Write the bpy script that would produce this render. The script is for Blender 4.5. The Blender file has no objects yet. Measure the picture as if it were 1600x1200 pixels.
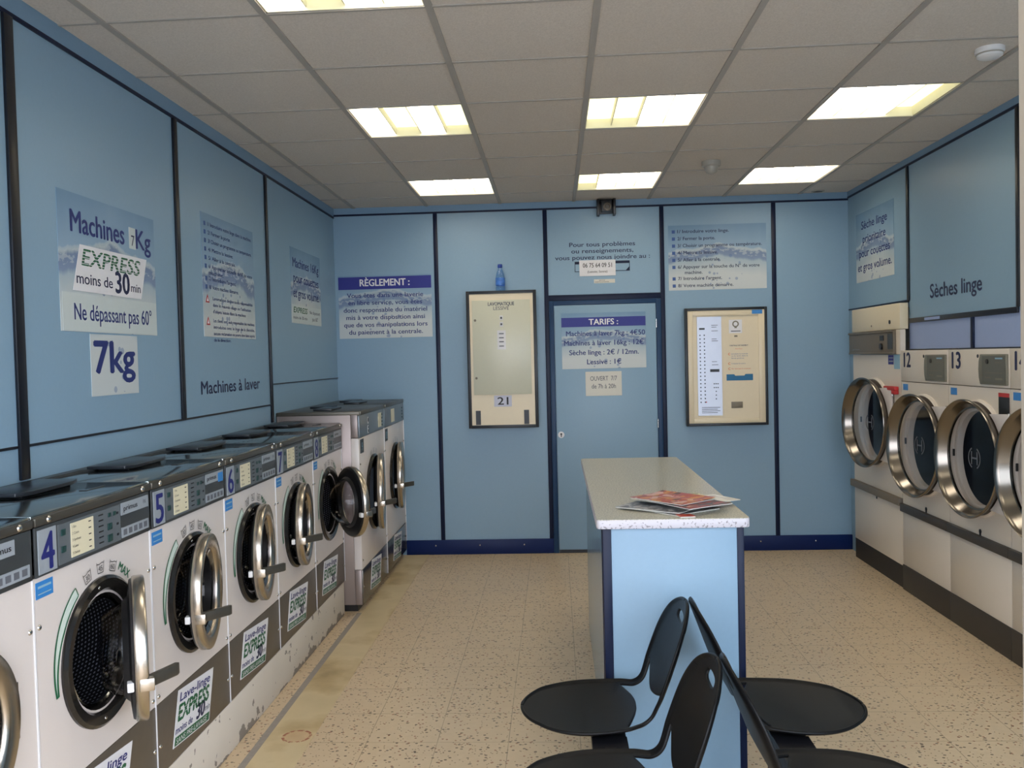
import bpy, bmesh, math, random
from mathutils import Matrix, Vector
R = math.radians
PI = math.pi
random.seed(4)
S = bpy.context.scene
C = S.collection

# ------------------------------------------------------------------ camera, sky, exposure
def camera():
    f, yaw, pit, rol, cz = 1375.0, -.04974, -.02931, -.02397, 1.6052
    cy, sy, cp, sp, cr, sr = math.cos(yaw), math.sin(yaw), math.cos(pit), math.sin(pit), math.cos(rol), math.sin(rol)
    fw = Vector((sy*cp, cy*cp, sp)); r = Vector((cy, -sy, 0)); u = r.cross(fw)
    r2 = cr*r + sr*u; u2 = -sr*r + cr*u
    cam = bpy.data.cameras.new('camera'); o = bpy.data.objects.new('camera', cam); C.objects.link(o)
    M = Matrix.Identity(4)
    for i in range(3):
        M[i][0] = r2[i]; M[i][1] = u2[i]; M[i][2] = -fw[i]
    M[2][3] = cz
    o.matrix_world = M
    cam.sensor_width = 36; cam.sensor_fit = 'HORIZONTAL'; cam.lens = f/1600*36
    cam.clip_start = .02
    S.camera = o
camera()
w = bpy.data.worlds.new('sky'); S.world = w; w.use_nodes = True
def sky():                      # overcast sky, brighter towards the right-hand end of the street
    n = w.node_tree.nodes; l = w.node_tree.links; bg = n['Background']
    tc = n.new('ShaderNodeTexCoord'); sp = n.new('ShaderNodeSeparateXYZ'); l.new(tc.outputs['Generated'], sp.inputs[0])
    mp = n.new('ShaderNodeMapRange'); l.new(sp.outputs['X'], mp.inputs['Value'])
    for k, v in (('From Min', -.7), ('From Max', .8), ('To Min', 5.4), ('To Max', 9.3)): mp.inputs[k].default_value = v
    bg.inputs[0].default_value = (.88, .905, 1.0, 1); l.new(mp.outputs['Result'], bg.inputs[1])
sky()
S.view_settings.view_transform = 'Standard'
S.view_settings.look = 'None'
S.view_settings.gamma = 1
S.view_settings.use_curve_mapping = False
S.view_settings.exposure = 0.0
LAMP = 4.8            # brightness of the ceiling lamps

H, YB, XL, XR, YF = 2.866, 7.189, -1.797, 2.36, .45

# ------------------------------------------------------------------ materials
def lin(r, g, b):
    f = lambda c: (c/255/12.92) if c/255 <= .04045 else ((c/255+.055)/1.055)**2.4
    return (f(r), f(g), f(b), 1)

def mat(name, col, rough=.5, metal=0., noise=0., nscale=40., bump=0., bscale=200., emit=0., spec=.5, coat=0.):
    m = bpy.data.materials.new(name); m.use_nodes = True
    n = m.node_tree.nodes; l = m.node_tree.links; b = n['Principled BSDF']
    b.inputs['Base Color'].default_value = col
    b.inputs['Roughness'].default_value = rough
    b.inputs['Metallic'].default_value = metal
    b.inputs['Specular IOR Level'].default_value = spec
    b.inputs['Coat Weight'].default_value = coat
    tc = n.new('ShaderNodeTexCoord')
    if noise:
        t = n.new('ShaderNodeTexNoise'); t.inputs['Scale'].default_value = nscale; t.inputs['Detail'].default_value = 4
        l.new(tc.outputs['Object'], t.inputs['Vector'])
        mx = n.new('ShaderNodeMix'); mx.data_type = 'RGBA'
        mx.inputs[6].default_value = tuple(c*(1-noise) for c in col[:3])+(1,)
        mx.inputs[7].default_value = tuple(min(1, c*(1+noise)) for c in col[:3])+(1,)
        l.new(t.outputs['Fac'], mx.inputs[0]); l.new(mx.outputs[2], b.inputs['Base Color'])
    if bump:
        t2 = n.new('ShaderNodeTexNoise'); t2.inputs['Scale'].default_value = bscale
        l.new(tc.outputs['Object'], t2.inputs['Vector'])
        bp = n.new('ShaderNodeBump'); bp.inputs['Strength'].default_value = bump; bp.inputs['Distance'].default_value = .002
        l.new(t2.outputs['Fac'], bp.inputs['Height']); l.new(bp.outputs['Normal'], b.inputs['Normal'])
    if emit:
        b.inputs['Emission Color'].default_value = col; b.inputs['Emission Strength'].default_value = emit
    return m

class G:
    """small node-graph helper"""
    def __init__(s, name, rough=.5, spec=.5):
        s.m = bpy.data.materials.new(name); s.m.use_nodes = True
        s.n = s.m.node_tree.nodes; s.l = s.m.node_tree.links; s.b = s.n['Principled BSDF']
        s.b.inputs['Roughness'].default_value = rough
        s.b.inputs['Specular IOR Level'].default_value = spec
        s.tc = s.n.new('ShaderNodeTexCoord'); s.obj = s.tc.outputs['Object']
        sp = s.n.new('ShaderNodeSeparateXYZ'); s.l.new(s.obj, sp.inputs[0]); s.x, s.y, s.z = sp.outputs
    def put(s, node, i, v):
        if v is None: return
        if hasattr(v, 'is_linked') or hasattr(v, 'links'): s.l.new(v, node.inputs[i])
        else: node.inputs[i].default_value = v
    def math(s, op, a, b=None, c=None, clamp=False):
        q = s.n.new('ShaderNodeMath'); q.operation = op; q.use_clamp = clamp
        s.put(q, 0, a); s.put(q, 1, b); s.put(q, 2, c); return q.outputs[0]
    def comb(s, x, y, z=0.):
        q = s.n.new('ShaderNodeCombineXYZ'); s.put(q, 0, x); s.put(q, 1, y); s.put(q, 2, z); return q.outputs[0]
    def noise(s, vec, scale, detail=2., out='Fac'):
        q = s.n.new('ShaderNodeTexNoise'); s.l.new(vec, q.inputs['Vector']); q.inputs['Scale'].default_value = scale
        q.inputs['Detail'].default_value = detail; return q.outputs[out]
    def voro(s, vec, scale, rnd=1., dims='3D', feature='F1', out='Distance'):
        q = s.n.new('ShaderNodeTexVoronoi'); q.voronoi_dimensions = dims; q.feature = feature
        s.l.new(vec, q.inputs['Vector']); q.inputs['Scale'].default_value = scale; q.inputs['Randomness'].default_value = rnd
        return q if out is None else q.outputs[out]
    def ramp(s, fac, stops, interp='LINEAR'):
        q = s.n.new('ShaderNodeValToRGB'); s.l.new(fac, q.inputs[0]); e = q.color_ramp.elements; q.color_ramp.interpolation = interp
        while len(e) < len(stops): e.new(.5)
        for i, (p, c) in enumerate(stops): e[i].position = p; e[i].color = c
        return q.outputs[0]
    def mix(s, f, a, b):
        q = s.n.new('ShaderNodeMix'); q.data_type = 'RGBA'; s.put(q, 0, f); s.put(q, 6, a); s.put(q, 7, b); return q.outputs[2]
    def col(s, c): s.put(s.b, 'Base Color', c); return s
    def bump(s, h, strength=.3, dist=.002):
        q = s.n.new('ShaderNodeBump'); q.inputs['Strength'].default_value = strength; q.inputs['Distance'].default_value = dist
        s.l.new(h, q.inputs['Height']); s.l.new(q.outputs[0], s.b.inputs['Normal'])

WALL = lin(134, 165, 188)
M = {}
M['wall'] = mat('blue_laminate', WALL, .42, noise=.03, nscale=60)
M['lilac'] = mat('lilac_laminate', lin(150, 168, 208), .4, noise=.03, nscale=60)
M['frieze'] = mat('frieze_laminate', lin(118, 150, 176), .45, noise=.03)
M['strip'] = mat('navy_strip', lin(8, 22, 52), .4, spec=.25, noise=.1)
M['strip_dark'] = mat('near_black_strip', lin(10, 14, 26), .35, noise=.1)
M['navy'] = mat('navy_paint', lin(8, 32, 84), .45, spec=.25, noise=.08)
M['frame_blue'] = mat('petrol_blue_frame', lin(24, 58, 94), .4, spec=.3, noise=.06)
M['white'] = mat('white_enamel', lin(220, 212, 207), .26, noise=.02, nscale=12)
M['dryer_white'] = mat('off_white_enamel', lin(224, 213, 198), .3, noise=.02, nscale=12)
M['cream'] = mat('cream_enamel', lin(226, 212, 182), .35, noise=.02)
M['cream_light'] = mat('pale_cream_enamel', lin(206, 206, 186), .3, noise=.02)
M['steel_dark'] = mat('brushed_dark_steel', lin(160, 164, 162), .12, 1., noise=.06, nscale=90)
M['steel_trim'] = mat('brown_grey_trim', lin(92, 88, 80), .35, .6, noise=.08)
M['kick'] = mat('taupe_steel_kick', lin(112, 104, 94), .4, .5, noise=.08, nscale=30)
M['kick_big'] = mat('grey_steel_kick', lin(120, 116, 112), .2, .85, noise=.06, nscale=30)
M['side_steel'] = mat('pinkish_grey_side_steel', lin(150, 138, 134), .38, .55, noise=.06, nscale=8)
M['panel'] = mat('charcoal_panel', lin(58, 62, 64), .42, noise=.06)
M['panel_big'] = mat('grey_steel_panel', lin(122, 130, 136), .3, .4, noise=.05)
M['plate'] = mat('light_grey_plate', lin(150, 158, 166), .4, noise=.04)
M['plate2'] = mat('mid_grey_plate', lin(94, 101, 106), .4, noise=.04)
M['display'] = mat('ivory_display', lin(224, 216, 186), .4, noise=.03)
M['green_btn'] = mat('dark_green_button', lin(28, 62, 60), .4, noise=.05)
M['digit'] = mat('navy_lettering', lin(30, 36, 110), .5, noise=.05)
M['letter'] = mat('royal_navy_print', lin(28, 44, 112), .5, noise=.05)
M['letter_dark'] = mat('dark_navy_print', lin(24, 34, 74), .5, noise=.05)
M['letter_pale'] = mat('faded_blue_print', lin(60, 92, 152), .5, noise=.05)
M['black_print'] = mat('black_print', lin(22, 22, 28), .5, noise=.05)
M['grey_print'] = mat('grey_print', lin(96, 100, 108), .5, noise=.05)
M['green'] = mat('green_print', lin(22, 96, 62), .5, noise=.05)
M['mint'] = mat('pale_mint_print', lin(208, 222, 213), .5, noise=.03)
M['paper'] = mat('white_paper', lin(226, 226, 230), .6, noise=.02)
M['paper_pale'] = mat('pale_poster_paper', lin(198, 208, 208), .6, noise=.02)
M['paper_warm'] = mat('warm_white_paper', lin(214, 212, 202), .6, noise=.02)
M['header'] = mat('royal_blue_print', lin(34, 42, 134), .5, noise=.05)
M['sticker_blue'] = mat('bright_blue_sticker', lin(52, 130, 200), .45, noise=.05)
M['sticker_pale'] = mat('pale_blue_sticker', lin(140, 178, 200), .45, noise=.05)
M['red'] = mat('red_plastic', lin(190, 44, 44), .4, noise=.05)
M['orange_print'] = mat('orange_print', lin(220, 110, 60), .5, noise=.05)
M['chrome'] = mat('warm_chrome', lin(190, 181, 168), .26, 1., noise=.03, nscale=8)
M['chrome_dark'] = mat('smoked_chrome', lin(138, 132, 124), .2, 1., noise=.05, nscale=8)
M['bolt'] = mat('steel_bolt', lin(200, 198, 194), .2, 1., noise=.03)
M['rubber'] = mat('black_rubber', lin(20, 20, 22), .38, noise=.1)
M['black_gloss'] = mat('black_gloss_ring', lin(40, 38, 36), .14, .2, noise=.1, nscale=8)
M['black'] = mat('black_plastic', lin(22, 22, 24), .34, noise=.1, bump=.15, bscale=700)
M['seat'] = mat('black_moulded_plastic', lin(15, 15, 16), .40, spec=.2, noise=.1, bump=.12, bscale=900)
M['frame_black'] = mat('black_powder_coat', lin(22, 22, 28), .5, .0, noise=.1)
M['lid'] = mat('black_vent_lid', lin(30, 34, 40), .28, noise=.1)
M['brown_panel'] = mat('brown_grey_panel', lin(112, 102, 88), .45, noise=.05)
M['olive'] = mat('olive_grey_bezel', lin(120, 116, 100), .45, noise=.05)
M['olive_dark'] = mat('dark_olive_screen', lin(92, 92, 80), .35, noise=.08)
M['dryer_kick'] = mat('dark_brown_kick', lin(58, 52, 46), .5, noise=.08)
M['dryer_kick_black'] = mat('black_kick', lin(32, 30, 28), .5, noise=.08)
M['dryer_band'] = mat('dark_grey_lip', lin(66, 62, 58), .5, noise=.08)
M['dryer_band_brown'] = mat('brown_grey_lip', lin(122, 112, 98), .5, noise=.06)
M['drum_dark'] = mat('dark_drum_interior', lin(16, 18, 22), .5, noise=.15, nscale=20)
M['frame_dark'] = mat('near_black_frame', lin(22, 28, 36), .4, noise=.08)
M['grille'] = mat('brown_display', lin(124, 116, 100), .5, noise=.1)
M['teal'] = mat('teal_blue_print', lin(28, 106, 150), .5, noise=.05)
M['alu'] = mat('brushed_aluminium', lin(198, 202, 214), .42, .75, noise=.05, nscale=20)
M['lilac_paper'] = mat('lilac_paper', lin(196, 198, 214), .6, noise=.03)
M['gbar'] = mat('ceiling_grid_grey', lin(168, 162, 154), .5, noise=.04)
M['lamp_house'] = mat('white_lamp_housing', lin(226, 222, 200), .5, noise=.02)
M['plastic_white'] = mat('white_detector_plastic', lin(226, 226, 226), .4, noise=.02)
M['plastic_grey'] = mat('grey_sensor_plastic', lin(168, 164, 154), .4, noise=.03)
M['post'] = mat('beige_aluminium_post', lin(150, 140, 124), .5, .2, noise=.05)
M['pavement'] = mat('grey_pavement', lin(150, 148, 144), .8, noise=.15, nscale=6)
M['bottle_cap'] = mat('blue_cap', lin(24, 60, 150), .35, noise=.05)
M['bottle_label'] = mat('blue_white_label', lin(70, 120, 200), .4, noise=.6, nscale=30)
M['emit_white'] = mat('lamp_white', (1, .90, .76, 1), .5, emit=LAMP*1.35)
M['emit_cool'] = mat('lamp_cool', (1, .95, .86, 1), .5, emit=LAMP*1.1)
M['emit_yellow'] = mat('reflector_glow_yellow', (1, .96, .62, 1), .5, emit=1.45)  # weak glow painted in for a lit reflector cell without its tube in view

def glassy(name, tint, refl=.12, rough=.03):
    m = bpy.data.materials.new(name); m.use_nodes = True; n = m.node_tree.nodes; l = m.node_tree.links
    n.remove(n['Principled BSDF'])
    t = n.new('ShaderNodeBsdfTransparent'); t.inputs[0].default_value = tint
    g = n.new('ShaderNodeBsdfGlossy'); g.inputs['Roughness'].default_value = rough
    lw = n.new('ShaderNodeLayerWeight'); lw.inputs[0].default_value = refl*2
    mr = n.new('ShaderNodeMath'); mr.operation = 'MULTIPLY_ADD'; mr.inputs[1].default_value = .35; mr.inputs[2].default_value = refl*.4
    l.new(lw.outputs['Fresnel'], mr.inputs[0])
    mx = n.new('ShaderNodeMixShader'); l.new(mr.outputs[0], mx.inputs[0]); l.new(t.outputs[0], mx.inputs[1]); l.new(g.outputs[0], mx.inputs[2])
    l.new(mx.outputs[0], n['Material Output'].inputs[0])
    return m
M['glass_dark'] = glassy('smoked_door_glass', (.5, .5, .53, 1), .06)
M['glass_dryer'] = glassy('dryer_door_glass', (.80, .80, .82, 1), .05)
M['seal_brown'] = mat('dark_brown_seal', lin(52, 42, 36), .5, noise=.1)
M['glass_clear'] = glassy('clear_glass', (.86, .9, .92, 1), .1)
M['glass_blue'] = glassy('blue_bottle_plastic', (.74, .87, 1, 1), .10)

def m_ceiling():
    g = G('mineral_fibre_tile', .9, .2)
    n1 = g.noise(g.obj, 160, 3); n2 = g.noise(g.obj, 2.2, 2)
    c = g.mix(n1, lin(190, 182, 172), lin(232, 224, 214))
    c = g.mix(g.math('MULTIPLY', n2, .25), c, lin(196, 184, 172))
    g.col(c); g.bump(n1, .5, .002); return g.m
M['ceiling'] = m_ceiling()

def m_floor():
    g = G('speckled_vinyl_tiles', .34, .45)
    big = g.noise(g.obj, 1.3, 3)
    base = g.mix(big, lin(204, 180, 147), lin(224, 202, 169))
    base = g.mix(g.math('MULTIPLY', g.noise(g.obj, 30, 3), .35), base, lin(178, 158, 124))
    # chips
    def chips(scale, thr, size, colr, base, dx):
        v = g.voro(g.comb(g.math('MULTIPLY', g.x, dx), g.y, 0.), scale, 1., '2D', out=None)
        pick = g.math('GREATER_THAN', g.math('FRACT', g.math('MULTIPLY', v.outputs['Color'], 7.13)), thr)
        near = g.math('LESS_THAN', v.outputs['Distance'], size)
        return g.mix(g.math('MULTIPLY', g.math('MULTIPLY', pick, near), .8), base, colr)
    base = chips(84, .86, .27, lin(126, 100, 74), base, 1.)
    base = chips(50, .84, .25, lin(66, 52, 42), base, .8)
    base = chips(38, .87, .2, lin(150, 92, 66), base, 1.1)
    # joints every 0.3 m
    def joint(c, off):
        q = g.math('ABSOLUTE', g.math('SUBTRACT', g.math('FRACT', g.math('ADD', g.math('MULTIPLY', c, 1/.3), off)), .5))
        return g.math('LESS_THAN', q, .006)
    j = g.math('MAXIMUM', joint(g.x, .27), joint(g.y, .4))
    j = g.math('MULTIPLY', j, g.math('MULTIPLY', g.noise(g.obj, 7, 2), .95))
    base = g.mix(j, base, lin(98, 82, 62))
    # rusty ring left by a can, beside the channel
    dx = g.math('SUBTRACT', g.x, -1.145); dy = g.math('SUBTRACT', g.y, 3.683)
    g.col(base)
    g.put(g.b, 'Roughness', g.math('MULTIPLY_ADD', big, .2, .26))
    return g.m
M['floor'] = m_floor()

def m_channel():
    g = G('stained_channel_cover', .4, .4)
    n = g.noise(g.obj, 3.0, 4); n2 = g.noise(g.obj, 14, 3)
    c = g.ramp(n, [(.3, lin(196, 176, 136)), (.5, lin(208, 188, 148)), (.62, lin(186, 162, 118)), (.75, lin(150, 128, 90))])
    c = g.mix(g.math('MULTIPLY', n2, .2), c, lin(214, 200, 164))
    dx = g.math('SUBTRACT', g.x, -1.145); dy = g.math('SUBTRACT', g.y, 3.683)
    d = g.math('SQRT', g.math('ADD', g.math('MULTIPLY', dx, dx), g.math('MULTIPLY', dy, dy)))
    ring = g.math('LESS_THAN', g.math('ABSOLUTE', g.math('SUBTRACT', d, .058)), .006)
    ring = g.math('MULTIPLY', ring, g.math('GREATER_THAN', g.noise(g.obj, 60, 2), .47))
    c = g.mix(ring, c, lin(150, 84, 60))
    disc = g.math('MULTIPLY', g.math('LESS_THAN', d, .06), .25)
    c = g.mix(disc, c, lin(196, 140, 104))
    g.col(c); return g.m
M['channel'] = m_channel()

def m_plinth():
    g = G('peeling_white_paint', .6, .3)
    n = g.noise(g.obj, 9, 5); hgt = g.math('MULTIPLY', g.z, -4.0)
    f = g.math('GREATER_THAN', g.math('ADD', n, hgt), .44)
    n2 = g.math('GREATER_THAN', g.noise(g.obj, 18, 3), .66)
    c = g.mix(g.noise(g.obj, 3, 2), lin(222, 214, 202), lin(206, 198, 186))
    c = g.mix(g.math('MAXIMUM', f, n2), c, lin(140, 132, 124))
    g.col(c); return g.m
M['plinth'] = m_plinth()

def m_counter():
    g = G('speckled_counter_laminate', .28, .5)
    n = g.noise(g.obj, 170, 2); n1 = g.noise(g.obj, 90, 3)
    c = g.ramp(n, [(.32, lin(124, 122, 110)), (.5, lin(188, 183, 164)), (.68, lin(216, 210, 192))])
    c = g.mix(g.math('MULTIPLY', n1, .3), c, lin(150, 150, 140))
    g.col(c); return g.m
M['counter'] = m_counter()
def m_edge():
    g = G('chipped_white_edge', .4, .4)
    v = g.noise(g.obj, 95, 5)
    hgt = g.math('MULTIPLY', g.math('SUBTRACT', .984, g.z), 3.)
    f = g.math('GREATER_THAN', g.math('ADD', v, hgt), .62)
    c = g.mix(f, lin(206, 201, 207), lin(150, 144, 148)); g.col(c); return g.m
M['edge'] = m_edge()
def m_drum():
    g = G('perforated_drum_steel', .35, .5)
    g.b.inputs['Metallic'].default_value = .6
    vec = g.comb(g.math('ADD', g.x, g.math('MULTIPLY', g.z, .577)), g.math('MULTIPLY', g.z, 1.155), 0.)
    v = g.voro(vec, 74, 0., '2D')
    f = g.math('LESS_THAN', v, .24)  # pale dots: glints on the dimples, put into the colour
    g.col(g.mix(f, lin(26, 26, 30), lin(150, 156, 170))); return g.m
M['drum'] = m_drum()
def m_drum_wall():
    g = G('perforated_drum_wall', .35, .5); g.b.inputs['Metallic'].default_value = .6
    th = g.math('MULTIPLY', g.math('ARCTAN2', g.math('SUBTRACT', g.z, .55), g.math('SUBTRACT', g.x, .003)), .205)
    v = g.voro(g.comb(g.math('ADD', th, g.math('MULTIPLY', g.y, .577)), g.math('MULTIPLY', g.y, 1.155), 0.), 74, 0., '2D')
    g.col(g.mix(g.math('LESS_THAN', v, .24), lin(26, 26, 30), lin(150, 156, 170))); return g.m  # same painted glints, wrapped round the drum wall
M['drum_wall'] = m_drum_wall()

def m_poster(name, h, wid, crest=.62, seed=0., pale=lin(198, 205, 206), blue=lin(112, 146, 176)):
    """mountain-and-bubbles print; local x runs across, local z up, origin at the centre"""
    g = G(name, .45, .4)
    X = g.math('ADD', g.math('DIVIDE', g.x, wid), seed); Z = g.math('ADD', g.math('DIVIDE', g.z, h), .5)
    X0 = g.math('DIVIDE', g.x, wid)
    n = g.noise(g.comb(X, 0., 0.), 5., 4)
    peak = g.math('MULTIPLY', g.math('ABSOLUTE', X0), -.25)
    cz = g.math('ADD', g.math('MULTIPLY_ADD', n, .2, crest-.07), peak)
    t = g.math('ADD', g.math('SUBTRACT', Z, cz), .5)
    c = g.ramp(t, [(.1, pale), (.32, lin(168, 186, 196)), (.36, lin(126, 146, 176)), (.46, lin(116, 136, 168)), (.495, lin(176, 190, 196)), (.515, lin(168, 186, 198)), (.53, lin(140, 168, 192)), (.9, blue)])
    foam = g.noise(g.comb(X, Z, seed), 24., 4)
    fb = g.math('MULTIPLY', g.math('LESS_THAN', g.math('ABSOLUTE', g.math('SUBTRACT', t, .45)), .05), g.math('GREATER_THAN', foam, .52))
    c = g.mix(g.math('MULTIPLY', fb, .5), c, lin(190, 200, 204))
    v = g.voro(g.comb(g.math('MULTIPLY', g.x, 1.), g.z, seed), 26., 1., '3D', out=None)
    bub = g.math('LESS_THAN', v.outputs['Distance'], g.math('MULTIPLY', g.math('FRACT', g.math('MULTIPLY', v.outputs['Color'], 5.7)), .38))
    mid = g.math('LESS_THAN', g.math('ABSOLUTE', g.math('ADD', X0, -.03)), .22)
    low = g.math('LESS_THAN', t, .42)
    c = g.mix(g.math('MULTIPLY', g.math('MULTIPLY', bub, g.math('MULTIPLY', mid, low)), .55), c, lin(96, 124, 170))
    g.col(c); return g.m
def m_cover(name, cols, scale, seed):
    g = G(name, .3, .5)
    v = g.voro(g.comb(g.math('ADD', g.x, seed), g.math('MULTIPLY', g.y, 1.7), seed), scale*2.2, 1., '3D', out=None)
    n = g.math('ADD', g.math('MULTIPLY', g.noise(g.comb(g.math('ADD', g.x, seed), g.y, seed), scale, 2), .5), g.math('MULTIPLY', v.outputs['Color'], .5))
    k = len(cols)
    c = g.ramp(n, [(.30+.42*i/(k-1), lin(*cc)) for i, cc in enumerate(cols)], 'CONSTANT')
    g.col(c); return g.m

# ------------------------------------------------------------------ mesh builder
_txt = {}
def text_geo(s, bold, shear, spacing=1.):
    key = (s, shear, spacing)
    if key not in _txt:
        c = bpy.data.curves.new('t', 'FONT'); c.body = s; c.size = 1; c.shear = shear; c.resolution_u = 3
        c.space_character = spacing
        o = bpy.data.objects.new('t', c); C.objects.link(o); bpy.context.view_layer.update()
        me = bpy.data.meshes.new_from_object(o.evaluated_get(bpy.context.evaluated_depsgraph_get()))
        _txt[key] = ([tuple(v.co) for v in me.vertices], [tuple(p.vertices) for p in me.polygons])
        bpy.data.objects.remove(o); bpy.data.curves.remove(c); bpy.data.meshes.remove(me)
    return _txt[key]

class MB:
    def __init__(s): s.v = []; s.f = []; s.fm = []; s.fs = []; s.mats = []; s.cur = 0
    def use(s, m):
        m = M[m] if isinstance(m, str) else m
        if m not in s.mats: s.mats.append(m)
        s.cur = s.mats.index(m); return s
    def add(s, vs, fs, smooth=False):
        b = len(s.v); s.v += [tuple(v) for v in vs]
        for f in fs: s.f.append(tuple(i+b for i in f)); s.fm.append(s.cur); s.fs.append(smooth)
        return s
    def box(s, x0, x1, y0, y1, z0, z1):
        v = [(x, y, z) for x in (x0, x1) for y in (y0, y1) for z in (z0, z1)]
        return s.add(v, [(0, 1, 3, 2), (4, 6, 7, 5), (0, 4, 5, 1), (2, 3, 7, 6), (0, 2, 6, 4), (1, 5, 7, 3)])
    def prism(s, poly, y0, y1):
        """polygon in local x,z pushed from y0 to y1"""
        n = len(poly); v = [(x, y0, z) for x, z in poly]+[(x, y1, z) for x, z in poly]
        return s.add(v, [tuple(range(n)), tuple(range(2*n-1, n-1, -1))]+[(i, (i+1) % n, n+(i+1) % n, n+i) for i in range(n)])
    def prism_z(s, poly, z0, z1):
        n = len(poly); v = [(x, y, z0) for x, y in poly]+[(x, y, z1) for x, y in poly]
        return s.add(v, [tuple(range(n)), tuple(range(2*n-1, n-1, -1))]+[(i, (i+1) % n, n+(i+1) % n, n+i) for i in range(n)])
    def lathe(s, prof, cx=0, cz=0, n=48, closed=False, a0=0., a1=2*PI, axis='y', cy=0):
        full = abs(a1-a0-2*PI) < 1e-6; k = n if full else n+1; P = len(prof); v = []
        for i in range(k):
            a = a0+(a1-a0)*i/n
            for r, d in prof:
                if axis == 'y': v.append((cx+r*math.cos(a), cy+d, cz+r*math.sin(a)))
                elif axis == 'z': v.append((cx+r*math.cos(a), cy+r*math.sin(a), cz+d))
                else: v.append((cx+d, cy+r*math.cos(a), cz+r*math.sin(a)))
        f = []
        for i in range(n):
            j = (i+1) % k
            for p in range(P-1+(1 if closed else 0)):
                q = (p+1) % P; f.append((i*P+p, j*P+p, j*P+q, i*P+q))
        return s.add(v, f, True)
    def disc(s, cx, cz, r, y0, y1, n=24):
        return s.prism([(cx+r*math.cos(2*PI*i/n), cz+r*math.sin(2*PI*i/n)) for i in range(n)], y0, y1)
    def dome(s, cx, cz, r, y, h, n=12):
        return s.lathe([(0, y-h), (r*.55, y-h*.82), (r*.9, y-h*.4), (r, y)], cx, cz, n)
    def tube(s, path, r, n=8):
        path = [Vector(p) for p in path]; v = []; f = []
        for i, p in enumerate(path):
            t = (path[min(i+1, len(path)-1)]-path[max(i-1, 0)]).normalized()
            a = Vector((0, 0, 1)) if abs(t.z) < .9 else Vector((1, 0, 0)); e = t.cross(a).normalized(); g = t.cross(e)
            for k in range(n): v.append(p+r*(math.cos(2*PI*k/n)*e+math.sin(2*PI*k/n)*g))
        for i in range(len(path)-1):
            for k in range(n): f.append((i*n+k, i*n+(k+1) % n, (i+1)*n+(k+1) % n, (i+1)*n+k))
        f.append(tuple(range(n))); f.append(tuple((len(path)-1)*n+k for k in range(n-1, -1, -1)))
        return s.add(v, f, True)
    def text(s, t, x, z, cap, y, width=None, align='L', bold=0., shear=0., fn=None, spacing=1.):
        """lettering in the local xz plane at depth y; cap = capital height, width = total width"""
        v, f = text_geo(t, bold, shear, spacing)
        x0 = min(p[0] for p in v); x1 = max(p[0] for p in v); k = cap/.69; kx = k if width is None else width/(x1-x0)
        off = {'L': 0, 'C': .5, 'R': 1}[align]*(x1-x0)*kx
        out = []
        for p in v:
            X = (p[0]-x0)*kx-off; Z = p[1]*k
            if fn: X, Z = fn(X, Z)
            out.append((x+X, y, z+Z))
        s.add(out, f)
        if bold:
            d = bold*cap*1.5
            for k, (ex, ez) in enumerate(((d, 0), (-d, 0), (0, d*.6), (0, -d*.6))): s.add([(p[0]+ex, p[1]+.00012*(k+1), p[2]+ez) for p in out], f)
        return s
    def build(s, name, parent=None, loc=(0, 0, 0), rotz=0., bevel=0., seg=2, label=None, mat=None, sharp=35):
        me = bpy.data.meshes.new(name)
        bm = bmesh.new(); vs = [bm.verts.new(v) for v in s.v]
        for f, m, sm in zip(s.f, s.fm, s.fs):
            try: q = bm.faces.new([vs[i] for i in f])
            except ValueError: continue
            q.material_index = m; q.smooth = sm
        bmesh.ops.remove_doubles(bm, verts=[v for v in bm.verts if any(f.smooth for f in v.link_faces)], dist=1e-6)
        bmesh.ops.recalc_face_normals(bm, faces=bm.faces)
        if bevel:
            ed = [e for e in bm.edges if len(e.link_faces) == 2 and e.calc_face_angle(0) > R(sharp)]
            bmesh.ops.bevel(bm, geom=ed, offset=bevel, segments=seg, profile=.5, affect='EDGES', clamp_overlap=True)
        bm.to_mesh(me); bm.free()
        for m in s.mats: me.materials.append(m)
        try: me.set_sharp_from_angle(angle=R(40))
        except Exception: pass
        o = bpy.data.objects.new(name, me); C.objects.link(o)
        o.location = loc; o.rotation_euler = (0, 0, rotz)
        if parent: o.parent = parent
        if label: o['label'] = label
        return o

class Lines:
    """prints on one sheet: every line of lettering or mark becomes a part of its own"""
    def __init__(s, parent, text='text_line', mark='print_mark'): s.p = parent; s.n = text; s.k = mark; s.m = None
    def use(s, m): s.m = m; return s
    def text(s, t, *a, **k): MB().use(s.m).text(t.strip(), *a, **k).build(s.n, s.p); return s
    def box(s, *a): MB().use(s.m).box(*a).build(s.k, s.p); return s
    def prism(s, *a): MB().use(s.m).prism(*a).build(s.k, s.p); return s
    def disc(s, *a): MB().use(s.m).disc(*a).build(s.k, s.p); return s
    def add(s, *a): MB().use(s.m).add(*a).build(s.k, s.p); return s
    def build(s, *a): return s.p

def thing(name, label, cat, loc=(0, 0, 0), rotz=0., group=None):
    o = bpy.data.objects.new(name, None); C.objects.link(o); o.empty_display_size = .1
    o.location = loc; o.rotation_euler = (0, 0, rotz); o['label'] = label; o['category'] = cat
    if group: o['group'] = group
    return o
def tag(o, label, cat, group=None):
    o['label'] = label; o['category'] = cat
    if group: o['group'] = group
    return o
def struct(mb, name, parent=None, **k):
    o = mb.build(name, parent, **k)
    if not parent: o['kind'] = 'structure'
    return o
_tn = [0]
def trim(mb, **k):
    _tn[0] += 1
    return struct(mb, 'trim_%d' % _tn[0], **k)
LEFT, BACK, RIGHT = R(90), 0., R(-90)      # how a thing that faces the room is turned on each wall

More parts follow.
